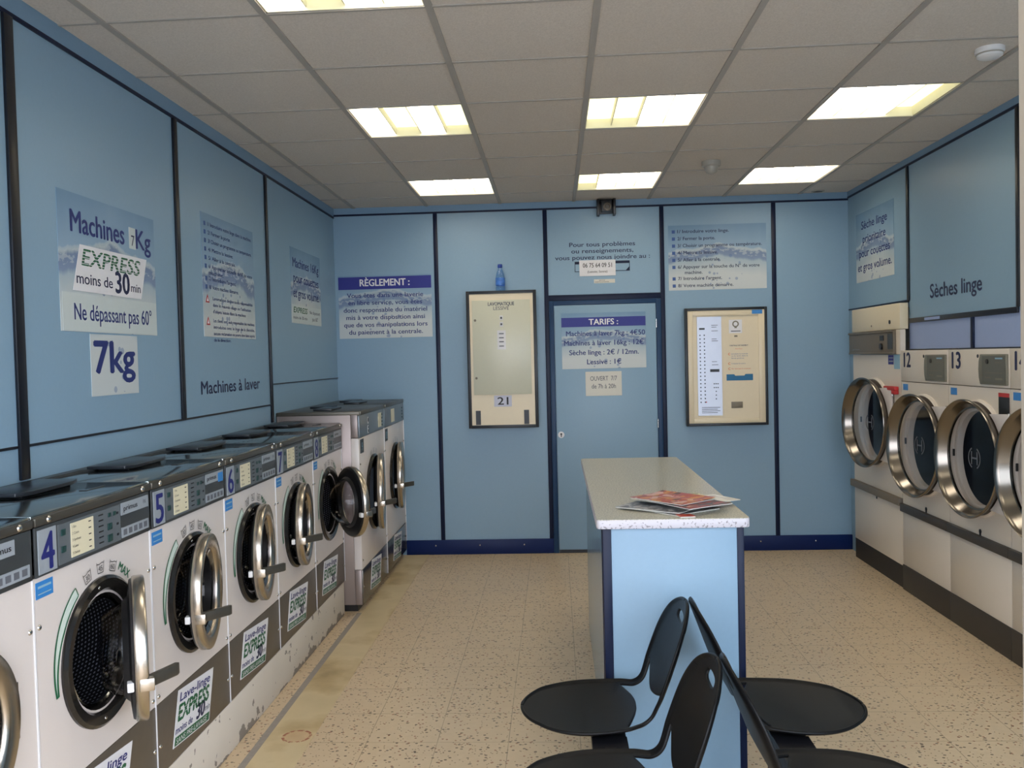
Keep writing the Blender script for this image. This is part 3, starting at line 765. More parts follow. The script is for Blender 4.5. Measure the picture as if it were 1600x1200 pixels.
# ------------------------------------------------------------------ dryers
def dryer_door(t, cx, cz, Ro, theta, plate_r):
    hx = cx+Ro+plate_r
    d = thing_part('door', t, (hx, -.024, cz), R(theta)); ox = -(Ro+plate_r)
    MB().use('chrome_dark').lathe([(Ro*.955, .0), (Ro*.985, -.022), (Ro, -.03), (Ro, -.036), (Ro*.985, -.042), (Ro*.955, -.036), (Ro*.93, -.020), (Ro*.865, .018), (Ro*.845, .020), (Ro*.845, .032), (Ro*.9, .028)], ox, 0, 72, closed=True).build('ring', d)
    MB().use('glass_dryer').lathe([(Ro*.86, .023), (Ro*.4, .023), (0, .023)], ox, 0, 56).build('glass', d)
    MB().use('seal_brown').lathe([(Ro*.955, -.002), (Ro*.955, .030), (Ro*.88, .034)], ox, 0, 64).build('seal', d)
    mb = MB().use('grey_print'); r = .062
    mb.lathe([(r, .0215), (r*.86, .0215)], ox, 0, 24, a0=R(115), a1=R(245)).lathe([(r, .0215), (r*.86, .0215)], ox, 0, 24, a0=R(-65), a1=R(65))
    mb.add([(ox+x, .0215, z) for x, z in ((-.033, -.036), (-.022, -.036), (-.022, .036), (-.033, .036))], [(0, 1, 2, 3)])
    mb.add([(ox+x, .0215, z) for x, z in ((.022, -.036), (.033, -.036), (.033, .036), (.022, .036))], [(0, 1, 2, 3)])
    mb.add([(ox+x, .0215, z) for x, z in ((-.022, -.005), (.022, -.005), (.022, .005), (-.022, .005))], [(0, 1, 2, 3)])
    mb.build('maker_emblem', d)
    n = 20; poly = [(plate_r*-.05, -.255), (plate_r*-.05, .255)]
    arc = [(ox+Ro*.965*math.cos(R(a)), Ro*.965*math.sin(R(a))) for a in range(54, -55, -4)]
    MB().use('white').prism([(.008, -.262), (.008, .262)]+arc, .0, .014).build('hinge_plate', d, bevel=.002)
    for z in (-.235, .235): MB().use('bolt').lathe([(0, -.03), (.010, -.03), (.010, .03), (0, .03)], .0, z, 12, axis='z', cy=.012).build('hinge', d)
    return d

def dryer_well(t, cx, cz, Ro, w, z0, z1, depth):
    """front plate with a round opening, white collar and the drum behind"""
    ro = Ro*.81; fp = MB().use('dryer_white'); n = 56
    corners = [(x, z) for x in (-w/2+.002, w/2-.002) for z in (z0, z1)]
    angs = sorted(set([2*PI*i/n for i in range(n)]+[math.atan2(z-cz, x-cx) % (2*PI) for x, z in corners])); k = len(angs)
    def edge(a):
        ca, sa = math.cos(a), math.sin(a)
        q = min(((w/2-.002-cx) if ca > 0 else (-w/2+.002-cx))/ca if abs(ca) > 1e-9 else 9, ((z1-cz) if sa > 0 else (z0-cz))/sa if abs(sa) > 1e-9 else 9)
        return cx+q*ca, cz+q*sa
    vs = [(cx+ro*math.cos(a), 0, cz+ro*math.sin(a)) for a in angs]+[(edge(a)[0], 0, edge(a)[1]) for a in angs]+[(edge(a)[0], .03, edge(a)[1]) for a in angs]
    fp.add(vs, [(i, (i+1) % k, k+(i+1) % k, k+i) for i in range(k)]+[(k+i, k+(i+1) % k, 2*k+(i+1) % k, 2*k+i) for i in range(k)])
    fr = fp.build('front_panel', t)
    MB().use('dryer_white').lathe([(Ro*.99, .0), (Ro*.99, -.012), (Ro*.96, -.02), (Ro*.93, -.012), (Ro*.93, .0)], cx, cz, 64).build('collar', t)
    MB().use('dryer_white').lathe([(ro*1.04, -.001), (ro*1.03, -.006), (ro*.985, -.004), (ro*.985, .03)], cx, cz, 56).build('seal', t)
    MB().use('drum_dark').lathe([(ro*.99, .004), (ro*.99, depth), (0, depth)], cx, cz, 56).build('drum', t)
    MB().use('black').box(cx-ro-.05, cx-ro-.03, -.010, 0, cz-.02, cz+.02).build('door_catch', t)
    return fr

def dryer(num, y_far, w, where, theta=6, notice=False):
    t = thing('tumble_dryer', where, 'dryer', (2.295, y_far-w/2, 0), RIGHT, 'tumble dryers with number labels')
    X0 = -w/2; cx, cz, Ro = .015, 1.0, .324
    MB().use('dryer_white').box(-w/2+.002, w/2-.002, .31, .66, 0, 1.592).build('cabinet', t)
    fr = dryer_well(t, cx, cz, Ro, w, .575, 1.388, .30)
    up = MB().use('dryer_white').box(-w/2+.002, w/2-.002, -.004, .05, 1.392, 1.594).build('upper_panel', t, bevel=.003)
    MB().use('letter_dark').text(num, X0+.055, 1.487, .092, -.0052, width=.105, bold=.035).build('number', up)
    MB().use('frame_dark').disc(X0+.365, 1.556, .010, -.006, -.004, 14).build('lock', up)
    c = MB().use('olive'); c.prism([(X0+.41, 1.405), (X0+.69, 1.405), (X0+.69, 1.566), (X0+.41, 1.566), (X0+.395, 1.53), (X0+.39, 1.485), (X0+.395, 1.44)], -.016, -.004)
    c = c.build('control_bezel', t, bevel=.004)
    sc = MB().use('olive_dark').box(X0+.44, X0+.682, -.0175, -.016, 1.415, 1.557).build('control_face', c)
    MB().use('black').disc(X0+.495, 1.528, .013, -.021, -.0175, 14).build('button', c)
    mb = MB().use('sticker_pale').box(X0+.58, X0+.655, -.0182, -.0176, 1.540, 1.548)
    mb.use('brown_panel').box(X0+.58, X0+.655, -.0182, -.0176, 1.520, 1.524).box(X0+.47, X0+.655, -.0182, -.0176, 1.466, 1.470).box(X0+.47, X0+.53, -.0182, -.0176, 1.44, 1.446)
    mb.use('olive').box(X0+.58, X0+.655, -.0182, -.0176, 1.432, 1.442); mb.build('control_print', c)
    s = MB().use('sticker_blue').box(X0+.028, X0+.105, -.0015, 0, 1.334, 1.374).build('notice_sticker', fr)
    if notice:
        s = MB().use('frame_dark').box(X0+.58, X0+.69, -.0015, 0, 1.20, 1.345).build('warning_notice', t)
        MB().use('red').box(X0+.58, X0+.69, -.0022, -.0015, 1.345, 1.366).build('warning_header', s)
    MB().use('dryer_band').prism([(X0+.0, .525), (w/2, .525), (w/2, .578), (X0, .578)], -.022, .03).build('lint_lip', t, bevel=.004)
    MB().use('frame_dark').disc(X0+.37, .60, .013, -.003, 0, 14).box(X0+.362, X0+.378, -.003, 0, .575, .60).build('keyhole', t)
    MB().use('dryer_white').box(-w/2+.001, w/2-.001, -.001, .05, .168, .525).build('lower_panel', t, bevel=.002)
    MB().use('dryer_kick').box(-w/2, w/2, -.006, .31, 0, .168).build('kick_plate', t, bevel=.002)
    dryer_door(t, cx, cz, Ro, theta, .02)
dryer('12', 5.965, .700, 'white tumble dryer numbered 12, beside the taller dryer', 5.5)
dryer('13', 5.263, .698, 'white tumble dryer numbered 13 with a black and red notice', 4, True)
dryer('14', 4.563, .695, 'white tumble dryer cut by the post at the right edge of the photo', 4)

def tall_dryer():
    w = .945; t = thing('large_tumble_dryer', 'tall white tumble dryer with a brown control panel, nearest the back wall', 'dryer', (2.30, 6.455, 0), RIGHT)
    X0 = -w/2; cx, cz, Ro = .0, 1.082, .324
    MB().use('dryer_white').box(-w/2, w/2, .31, .66, 0, 1.91).build('cabinet', t)
    fr = dryer_well(t, cx, cz, Ro, w, .606, 1.568, .30)
    MB().use('cream').box(-w/2, w/2, -.006, .05, 1.738, 1.912).build('upper_panel', t, bevel=.004)
    MB().use('frame_dark').disc(X0+.77, 1.79, .014, -.010, -.006, 14).build('lock', t)
    MB().use('brown_panel').disc(X0+.42, 1.775, .007, -.008, -.006, 10).build('screw', t)
    p = MB().use('brown_panel').box(-w/2-.02, w/2-.075, -.022, .0, 1.572, 1.735).box(-w/2-.02, w/2-.075, -.030, -.022, 1.72, 1.735).box(-w/2-.02, w/2-.075, -.026, -.022, 1.572, 1.585).build('control_panel', t, bevel=.002)
    MB().use('dryer_white').box(w/2-.074, w/2, -.004, .03, 1.57, 1.736).build('panel_end', t)
    MB().use('black').box(X0+.63, X0+.70, -.026, -.022, 1.665, 1.70).build('display', p)
    MB().use('black').disc(X0+.66, 1.625, .022, -.034, -.022, 18).build('dial', p)
    MB().use('panel').box(X0+.77, X0+.86, -.024, -.022, 1.605, 1.71).build('coin_plate', p)
    MB().use('plate').text('primus', X0+.06, 1.603, .013, -.0232, width=.15).build('maker_lettering', p)
    s = MB().use('header').box(X0+.72, X0+.815, -.0015, 0, 1.500, 1.565).build('number_label', t)
    MB().use('plate').box(X0+.735, X0+.81, -.0022, -.0015, 1.542, 1.548).box(X0+.735, X0+.81, -.0022, -.0015, 1.518, 1.526).build('number_print', s)
    MB().use('sticker_pale').box(X0+.825, X0+.925, -.0015, 0, 1.470, 1.568).build('notice_sticker', fr)
    MB().use('red').box(X0+.70, X0+.90, -.03, 0, 1.325, 1.352).box(X0+.84, X0+.90, -.03, 0, 1.30, 1.325).build('safety_latch', t, bevel=.004)
    MB().use('dryer_band_brown').box(-w/2-.015, w/2, -.03, .03, .555, .606).build('lint_lip', t, bevel=.004)
    MB().use('dryer_white').box(-w/2, w/2, -.0, .05, .15, .555).build('lower_panel', t, bevel=.002)
    MB().use('frame_dark').disc(X0+.47, .535, .010, -.003, 0, 14).build('keyhole', t)
    MB().use('dryer_kick_black').box(-w/2, w/2, .002, .31, 0, .15).build('kick_plate', t)
    dryer_door(t, cx, cz, Ro, 7, .02)
tall_dryer()

# ------------------------------------------------------------------ counter island, magazines
def island():
    t = thing('folding_counter', 'pale blue counter with a speckled laminate top, standing in the middle of the room', 'counter', (.42, 4.23, 0))
    x0, x1, y0, y1 = -.255, .258, -.955, .955
    gl = mat('glossy_blue_laminate', WALL, .16, noise=.03); gf = M['wall']
    MB().use(gl).box(x0, x1, y0, y1, .0, .965).build('body', t)
    MB().use(gf).box(x0+.028, x1-.022, y0-.004, y0, .02, .965).build('front_panel', t, bevel=.001)
    for xa, xb in ((x0-.004, x0+.028), (x1-.022, x1+.003)):
        MB().use('strip').box(xa, xb, y0-.008, y0+.03, 0, .965).build('corner_strip', t, bevel=.002)
    MB().use('strip').box(x0-.004, x0, y0+.07, y0+.10, 0, .965).build('side_strip', t)
    n = 6; r = .02; sx0, sx1, sy0, sy1 = -.282, .28, -.988, .985
    poly = []
    for cxx, cyy, a in ((sx1-r, sy1-r, 0), (sx0+r, sy1-r, 90), (sx0+r, sy0+r, 180), (sx1-r, sy0+r, 270)):
        for i in range(n+1): poly.append((cxx+r*math.cos(R(a+90*i/n)), cyy+r*math.sin(R(a+90*i/n))))
    tp = MB().use('edge').prism_z(poly, .965, .999).build('edge_band', t, bevel=.004)
    pin = [(x*.995, y*.998) for x, y in poly]
    MB().use('counter').prism_z(pin, .998, 1.0005).build('worktop', t)
island()

def magazines():
    z = 1.0005
    data = [  # x, y, turn, width, height, thickness, cover, label
        (.44, 3.48, 38, .24, .30, .004, m_cover('charcoal_cover', [(40, 42, 50), (92, 94, 104), (60, 60, 66), (30, 30, 34)], 14, 1.), 'dark grey magazine at the bottom of the pile on the counter'),
        (.40, 3.47, 55, .22, .28, .003, m_cover('pale_grey_cover', [(120, 122, 128), (170, 170, 172), (90, 92, 98), (196, 190, 180)], 12, 2.), 'pale grey magazine sticking out at the left of the pile on the counter'),
        (.53, 3.57, 20, .22, .29, .003, m_cover('yellow_green_cover', [(206, 196, 120), (226, 216, 170), (150, 150, 120), (232, 226, 200)], 10, 3.), 'yellowish magazine at the back of the pile on the counter'),
        (.47, 3.55, 44, .21, .28, .002, m_cover('cream_cover', [(236, 230, 206), (226, 206, 160), (240, 234, 220), (214, 178, 120)], 8, 4.), 'cream magazine whose corner peaks behind the orange one'),
        (.56, 3.51, -62, .17, .27, .0015, m_cover('white_cover', [(226, 220, 204), (206, 200, 190), (236, 232, 222), (180, 176, 170)], 6, 5.), 'white leaflet pointing out to the right over the counter edge'),
        (.50, 3.45, 32, .21, .28, .003, m_cover('black_red_cover', [(40, 30, 32), (150, 40, 36), (70, 50, 48), (206, 150, 120)], 16, 6.), 'black and red magazine just under the topmost one'),
        (.45, 3.50, 42, .20, .27, .003, m_cover('orange_cover', [(96, 50, 48), (176, 70, 44), (206, 140, 70), (170, 80, 84), (214, 172, 160), (186, 96, 60)], 9, 7.), 'orange and pink magazine lying on top of the pile'),
        (.47, 3.285, 15, .06, .05, .004, m_cover('red_flyer', [(170, 40, 30), (206, 90, 60), (90, 40, 40)], 30, 8.), 'small red flyer at the front of the pile on the counter'),
    ]
    for i, (x, y, a, wd, hh, th, m, lab) in enumerate(data):
        flat = i == 7
        t = thing('flyer' if flat else 'magazine', lab, 'flyer' if flat else 'magazine', (x, y, 1.0005 if flat else z), R(a), 'reading matter on the counter')
        nx = 8; wave = .0008
        def zz(u): return wave*(1+math.sin(u*PI*1.5+i))*.5
        mb = MB().use('paper_warm')
        vs = []
        for k in range(nx+1):
            u = k/nx; X = -wd/2+wd*u
            for Y in (-hh/2, hh/2):
                for Z in (0, th): vs.append((X*.985, Y*.985, Z+zz(u)))
        f = []
        for k in range(nx):
            b = 4*k; f += [(b, b+4, b+5, b+1), (b+2, b+3, b+7, b+6), (b, b+2, b+6, b+4), (b+1, b+5, b+7, b+3)]
        f += [(0, 1, 3, 2), (4*nx, 4*nx+2, 4*nx+3, 4*nx+1)]
        mb.add(vs, f); mb.build('pages', t)
        mb = MB().use(m); vs = []
        for k in range(nx+1):
            u = k/nx; X = -wd/2+wd*u; lift = .006*max(0, u-.7)/.3 if i == 6 else 0
            for Y in (-hh/2, hh/2): vs.append((X, Y, th+.0006+zz(u)+lift)); vs.append((X, Y, th+.0012+zz(u)+lift))
        f = []
        for k in range(nx):
            b = 4*k; f += [(b, b+4, b+6, b+2), (b+1, b+3, b+7, b+5), (b, b+1, b+5, b+4), (b+2, b+6, b+7, b+3)]
        f += [(0, 2, 3, 1), (4*nx, 4*nx+1, 4*nx+3, 4*nx+2)]
        mb.add(vs, f, True); mb.build('cover', t)
        if not flat: z += th+.0026
magazines()

# ------------------------------------------------------------------ beam seating
def shell_mesh():
    """one moulded piece: seat, two side rails and back; local -x is the front of the seat"""
    L1, RB, TH = .375, .062, R(70); L2 = RB*TH; L3 = .335; LT = L1+L2+L3
    def prof(l):
        if l < L1: return (-.285+l, .425-.010*(1-min(1, l/.06))-.010*math.sin(PI*l/L1), 0.)
        if l < L1+L2:
            a = (l-L1)/RB; return (-.285+L1+RB*math.sin(a), .425+RB*(1-math.cos(a)), a)
        q = l-L1-L2; return (-.285+L1+RB*math.sin(TH)+q*math.cos(TH), .425+RB*(1-math.cos(TH))+q*math.sin(TH), TH)
    lb = L1+L2+.05
    def half(l):
        if l < .235: return .232*math.sqrt(max(0, 1-((.235-l)/.235)**2))
        if l < L1-.02: return .232-.016*((l-.235)/(L1-.02-.235))**2
        if l < lb:
            q = (l-L1+.02)/(lb-L1+.02); return .216-.022*math.sin(PI*q)-.008*q
        q = l-lb; T = LT-lb
        if q < T*.3: return .208+.004*math.sin(PI*q/(T*.3)*.5)
        q2 = (q-T*.3)/(T*.7); return .212*math.sqrt(max(0, 1-q2**2.4))
    # opening between seat and back: wide at the rails, narrow where both edges bulge
    s0, c0, c1, s1 = L1-.03, L1+.012, L1+L2+.012, L1+L2+.062
    h0, h1 = LT-.072, LT-.038
    def ab(l):
        rail = max(.02, half(l)-.03)
        if l <= s0: return rail, rail
        if l < c0: return rail*math.sqrt(max(0, 1-((l-s0)/(c0-s0)))), rail
        if l <= c1: return 0., rail
        if l < s1: return rail*math.sqrt(max(0, (l-c1)/(s1-c1))), rail
        if l <= h0:
            k = (l-s1)/(h0-s1); k = k*k*(3-2*k); return rail*(1-k), rail*(1-k)
        if l < h1:
            q = (l-h0)/(h1-h0)*2-1; return 0., .052*(1-abs(q)**2.6)**.4
        return 0., 0.
    ls = set([LT*(.5-.5*math.cos(PI*i/72)) for i in range(73)])
    for e in (s0, c0, c1, s1, h0, h1): ls |= {e, e+.001, e-.001, e+.003, e-.003, e+.009, e-.009}
    ls |= {h0+.014, h0+.017, h0+.020, h0+.006, h1-.006}
    ls = sorted(l for l in ls if 0 <= l <= LT)
    ni, no = 6, 8; grid = []; bm = bmesh.new()
    for l in ls:
        x, z, a = prof(l); hw = max(half(l), .002); ia, ob = ab(l); ob = min(ob, hw); ia = min(ia, ob); row = []
        us = [ia*c/(ni-1) for c in range(ni)]+[ob+(hw-ob)*c/(no-1) for c in range(no)]
        for sgn in (-1, 1):
            for s_ in us:
                e = max(0, 1-(hw-s_)/.024); lip = .010*e*e
                dish = 0 if l > L1 else -.014*(1-(s_/.24)**2)*math.sin(PI*min(1, l/L1))
                if l > L1+L2: dish = -.018*(1-(s_/.21)**2)*min(1, (l-L1-L2)/.12)
                d = lip+dish
                row.append(bm.verts.new((x-math.sin(a)*d, sgn*s_, z+math.cos(a)*d)))
        grid.append(row)
    for i in range(len(ls)-1):
        lm = (ls[i]+ls[i+1])/2
        for k in (0, ni+no):
            for c in range(ni+no-1):
                if c == ni-1: continue
                q = [grid[i][k+c], grid[i][k+c+1], grid[i+1][k+c+1], grid[i+1][k+c]]
                if c < ni-1 and (c0 <= lm <= c1 or h0 <= lm <= h1): continue
                if k == 0: q.reverse()
                bm.faces.new(q)
    bmesh.ops.remove_doubles(bm, verts=bm.verts, dist=.0007)
    bmesh.ops.dissolve_degenerate(bm, edges=bm.edges, dist=.0003)
    bmesh.ops.delete(bm, geom=[v for v in bm.verts if not v.link_faces], context='VERTS')
    bmesh.ops.recalc_face_normals(bm, faces=bm.faces)
    for f in bm.faces: f.smooth = True
    me = bpy.data.meshes.new('seat_shell'); bm.to_mesh(me); bm.free(); me.materials.append(M['seat'])
    return me
def benches():
    me = shell_mesh()
    for (x, rot, lab) in ((.145, 0., 'black two-seat beam bench facing the washing machines'), (.715, PI, 'black two-seat beam bench facing the dryers, in front of the counter')):
        t = thing('beam_seating', lab, 'bench', (x, 2.675, 0), rot, 'back-to-back waiting benches')
        for sy in (-1, 1):
            o = bpy.data.objects.new('seat_shell', me); C.objects.link(o); o.parent = t; o.location = (0, sy*.287, 0)
            md = o.modifiers.new('thick', 'SOLIDIFY'); md.thickness = .010; md.offset = 0
            sb = o.modifiers.new('smooth', 'SUBSURF'); sb.levels = 1; sb.render_levels = 1
            br = MB().use('frame_black').box(-.05, .05, sy*.287-.09, sy*.287+.09, .3855, .398).build('seat_bracket', t, bevel=.002)
        b = MB().use('frame_black').box(-.055, .055, -.50, .50, .335, .385).build('beam', t, bevel=.004)
        pl = MB().use('frame_black').box(-.056, .056, -.11, .11, .385, .391).build('joint_plate', t)
        MB().use('black').box(-.016, .018, -.03, .03, .391, .3925).build('slot', pl)
        for sx in (-.028, .03): MB().use('bolt').lathe([(0, .3945), (.004, .394), (.005, .391)], sx, 0, 8, axis='z', cy=.0).build('screw', pl)
        for ly in (-.30, .0):
            lg = MB().use('frame_black').box(-.022, .022, ly-.03, ly+.03, .03, .335).build('leg', t, bevel=.004)
            MB().use('frame_black').box(-.24, .16, ly-.025, ly+.025, 0.004, .032).build('foot', lg, bevel=.006)
benches()

# ------------------------------------------------------------------ signs
def sheet(mb, w, h, th=.002): return mb.box(-w/2, w/2, -th, 0, -h/2, h/2)
def sign_left(name, y0, y1, z0, z1, m, lab, cat='poster', off=0.):
    t = thing(name, lab, cat, (XL+off, (y0+y1)/2, (z0+z1)/2), LEFT)
    sheet(MB().use(m), y1-y0, z1-z0).build('sheet', t); return t, y1-y0, z1-z0
def sign_back(name, x0, x1, z0, z1, m, lab, cat='poster', off=0.):
    t = thing(name, lab, cat, ((x0+x1)/2, YB-off, (z0+z1)/2), BACK)
    sheet(MB().use(m), x1-x0, z1-z0).build('sheet', t); return t, x1-x0, z1-z0
def paragraph(mb, lines, top, step, cap, y=-.003, align='C', x=0., maxw=None, bold=.0):
    for i, s in enumerate(lines):
        s, wd = s if isinstance(s, tuple) else (s, None)
        mb.text(s, x, top-step*i-cap, cap, y, width=wd, align=align, bold=bold)

def signs():
    # --- left wall
    t, w_, h_ = sign_left('wall_poster', 3.128, 3.902, 1.745, 2.266, m_poster('poster_print_seven', .521, .774, .66, .3), 'poster with mountain print announcing the 7 kg machines, on the left wall')
    mb = Lines(t).use('letter').text('Machines', -w_/2+.085, .115, .082, -.0035, width=.41, bold=.02).text('Kg', w_/2-.175, .112, .082, -.0035, width=.135, bold=.02)
    mb.build('lettering', t)
    q = MB().use('paper_pale').box(w_/2-.235, w_/2-.178, -.003, -.002, .105, .195).build('patch', t); Lines(q).use('letter_dark').text('7', w_/2-.218, .118, .045, -.0036).build('patch_digit', q)
    s = MB().use('paper_pale').box(-w_/2+.012, w_/2-.004, -.003, -.002, -h_/2+.002, -h_/2+.145).build('strip', t)
    Lines(s).use('letter').text('Ne dépassant pas 60°', -w_/2+.09, -h_/2+.045, .062, -.0036, width=.63, bold=.012).build('strip_lettering', s)
    # express card
    k = .055/.175
    t = thing('express_card', 'slanted white card with green and navy lettering stuck on the 7 kg poster', 'card', (XL+.004, 3.512, 1.988), LEFT)
    P = [(-.272-.03, -.089), (.272-.03, -.089), (.272+.03, .089), (-.272+.03, .089)]
    MB().use('paper').prism(P, -.0015, 0).build('card', t)
    sh = lambda X, Z: (X+Z*k, Z)
    mb = Lines(t).use('green').text('EXPRESS', -.235, .012, .062, -.0025, width=.46, bold=.03, fn=lambda X, Z: (X+Z*.3, Z))
    mb.use('paper')
    mb.k = 'speed_line'
    for i in range(5): mb.add([(x, -.0034, z) for x, z in ((-.24, .016+.012*i), (.25, .016+.012*i), (.25, .0185+.012*i), (-.24, .0185+.012*i))], [(0, 1, 2, 3)])
    mb.use('letter_dark').text('moins de', -.275, -.06, .042, -.0025, width=.27, bold=.012).text('30', .02, -.075, .085, -.0028, width=.115, bold=.03).text('min', .15, -.062, .036, -.0025, width=.085, bold=.01)
    mb.build('lettering', t)
    t, w_, h_ = sign_left('weight_card', 3.325, 3.708, 1.495, 1.738, m_poster('poster_print_weight', .243, .383, 1.4, .8), 'square bubble-print card reading 7kg hung under the larger poster', 'card')
    Lines(t).use('letter').text('7kg', -.165, -.03, .125, -.003, width=.325, bold=.035).build('lettering', t)
    t, w_, h_ = sign_left('instruction_poster', 4.44, 5.216, 1.755, 2.396, m_poster('poster_print_steps', .641, .776, .62, .1), 'instruction poster with red warning triangles on the left wall', 'poster')
    steps = ['1/ Introduire votre linge dans la machine.', '2/ Fermer la porte.', '3/ Choisir un programme ou température.', '4/ Mettre la lessive.', '5/ Aller à la centrale.', '6/ Appuyer sur la touche du N° de votre', '    machine.', '7/ Introduire l\'argent.', '8/ Votre machine démarre.']
    mb = Lines(t).use('letter'); mk = Lines(t, mark='bullet_mark').use('letter_pale'); z = h_/2-.045
    for i, s in enumerate(steps):
        mb.text(s, -w_/2+.085, z-.018, .020, -.003, width=min(.66, .0168*len(s)), bold=.012)
        if s[0] != ' ': mk.box(-w_/2+.035, -w_/2+.058, -.003, -.002, z-.020, z+.002)
        z -= .044 if s[0] != ' ' and not s.startswith('6') else .032
    z -= .012
    tri = Lines(t, mark='warning_triangle')
    for para in (['Lavomatique décline toute responsabilité', 'dans le mauvais usage ou l\'utilisation', 'd\'objets laissés dans la machine'], ['Les clients sont seuls responsables des machines', 'introduites avec le linge de la clientèle,', 'aucune réclamation ne pourra être faite auprès', 'de la direction.']):
        tri.use('red').prism([(-w_/2+.03, z-.035), (-w_/2+.08, z-.035), (-w_/2+.055, z+.008)], -.003, -.002)
        tri.use('paper').prism([(-w_/2+.042, z-.028), (-w_/2+.068, z-.028), (-w_/2+.055, z-.006)], -.0035, -.003)
        for s in para:
            mb.text(s, -w_/2+.125, z-.018, .017, -.003, width=min(.63, .0152*len(s)), bold=.012); z -= .034
        z -= .014
    mb.build('lettering', t); mk.build('bullet_marks', t); tri.build('warning_triangles', t)
    t = thing('wall_lettering', 'dark blue lettering naming the washing machines, stuck low on the left wall', 'lettering', (XL, 4.82, 1.487), LEFT)
    Lines(t).use('letter_dark').text('Machines à laver', 0, -.028, .066, -.0015, width=.885, align='C', bold=.022).build('letters', t)
    t, w_, h_ = sign_left('quilt_poster', 5.96, 6.72, 1.885, 2.408, m_poster('poster_print_quilts', .523, .76, .62, .55), 'poster for the 16 kg machines with a small express strip, left wall by the corner')
    mb = Lines(t).use('letter')
    for i, (s, wd) in enumerate((('Machines 16Kg', .66), ('pour couettes', .64), ('et gros volume.', .66))): mb.text(s, .0, .13-.105*i, .064, -.003, width=wd, align='C', bold=.018)
    mb.build('lettering', t)
    q = MB().use('paper_pale').box(-w_/2+.01, w_/2-.006, -.003, -.002, -h_/2+.002, -h_/2+.13).build('strip', t)
    Lines(q).use('green').text('EXPRESS', -w_/2+.04, -h_/2+.075, .038, -.0036, width=.34, bold=.03, shear=.2).use('letter_dark').text('moins de 30 min', -w_/2+.03, -h_/2+.03, .022, -.0036, width=.34).text('Ne dépassant', .06, -h_/2+.08, .024, -.0036, width=.28).text('pas 60°', .12, -h_/2+.03, .028, -.0036, width=.16).build('strip_lettering', q)
    # --- back wall
    t, w_, h_ = sign_back('rules_poster', -1.770, -1.0, 1.798, 2.311, m_poster('poster_print_rules', .513, .77, .74, .2), 'rules poster with a royal blue heading bar, left of the detergent machine')
    hd = MB().use('header').box(-w_/2, w_/2, -.003, -.002, h_/2-.112, h_/2-.01).build('heading_bar', t)
    Lines(hd).use('paper').text('RÈGLEMENT :', 0, h_/2-.085, .055, -.0038, width=.41, align='C', bold=.025).build('heading', hd)
    mb = Lines(t).use('letter')
    for i, (s, wd) in enumerate((('Vous êtes dans une laverie', .63), ('en libre service, vous êtes', .61), ('donc responsable du matériel', .69), ('mis à votre disposition ainsi', .65), ('que de vos manipulations lors', .69), ('du paiement à la centrale.', .61))):
        mb.text(s, 0, h_/2-.178-.0605*i, .036, -.003, width=wd, align='C', bold=.016)
    mb.build('lettering', t)
    t = thing('contact_lettering', 'dark blue contact lettering on the blue panel above the service door', 'lettering', (.40, YB, 2.455))
    mb = Lines(t).use('letter_dark')
    for i, (s, wd) in enumerate((('Pour tous problèmes', .53), ('ou renseignements,', .50), ('vous pouvez nous joindre au :', .765))):
        mb.text(s, 0, .052-.052*i-.012, .034, -.0015, width=wd, align='C', bold=.018)
    mb.build('letters', t)
    t = thing('phone_plate', 'small navy framed plate behind the white phone number card above the door', 'plate', (.397, YB, 2.338))
    MB().use('wall').box(-.22, .22, -.002, 0, -.044, .036).build('plate', t)
    MB().use('strip').box(-.222, .222, -.003, -.002, .015, .036).box(-.222, -.218, -.003, -.002, -.044, .02).box(.218, .222, -.003, -.002, -.044, .02).box(-.222, .222, -.003, -.002, -.046, -.042).prism([(.19, -.042), (.218, -.042), (.218, -.012)], -.003, -.002).build('frame', t)
    t, w_, h_ = sign_back('phone_card', .212, .504, 2.256, 2.384, 'paper', 'white card with a printed phone number above the service door', 'card', .0035)
    Lines(t).use('black_print').text('06 75 64 09 51', 0, .005, .035, -.003, width=.235, align='C', bold=.008).text('(Laissée, Sonne)', 0, -.038, .018, -.003, width=.16, align='C').build('lettering', t)
    t, w_, h_ = sign_back('small_label', .328, .498, 2.197, 2.228, 'paper_warm', 'tiny pale label under the phone number card', 'label')
    Lines(t).use('black_print').text('SERVICE', -.02, .003, .008, -.003, width=.05, align='C').text('DEPANNAGE', -.02, -.010, .008, -.003, width=.11, align='C').build('lettering', t)
    t, w_, h_ = sign_back('usage_poster', .931, 1.712, 2.120, 2.642, m_poster('poster_print_use', .522, .781, .66, .7), 'instruction poster with eight numbered lines above the payment terminal')
    mb = Lines(t).use('letter_dark'); mk = Lines(t, mark='bullet_mark').use('letter_pale'); z = h_/2-.05
    for s, wd in (('1/ Introduire votre linge.', .41), ('2/ Fermer la porte.', .30), ('3/ Choisir un programme ou température.', .67), ('4/ Mettre la lessive.', .32), ('5/ Aller à la centrale.', .34), ('6/ Appuyer sur la touche du N° de votre', .65), ('machine.', .14), ('7/ Introduire l\'argent.', .35), ('8/ Votre machine démarre.', .44)):
        sub = s == 'machine.'
        mb.text(s, -w_/2+(.13 if sub else .075), z-.012, .026, -.003, width=wd, bold=.016)
        if not sub: mk.box(-w_/2+.03, -w_/2+.055, -.003, -.002, z-.014, z+.012)
        z -= .045 if s.startswith('6') else (.048 if sub else .057)
    mb.build('lettering', t); mk.build('bullet_marks', t)
    t, w_, h_ = sign_back('price_poster', .056, .735, 1.505, 1.957, m_poster('poster_print_prices', .452, .679, .66, .45), 'price list poster on the blue service door', 'poster', .0225)
    hd = MB().use('header').box(-w_/2, w_/2, -.003, -.002, h_/2-.112, h_/2-.036).build('heading_bar', t)
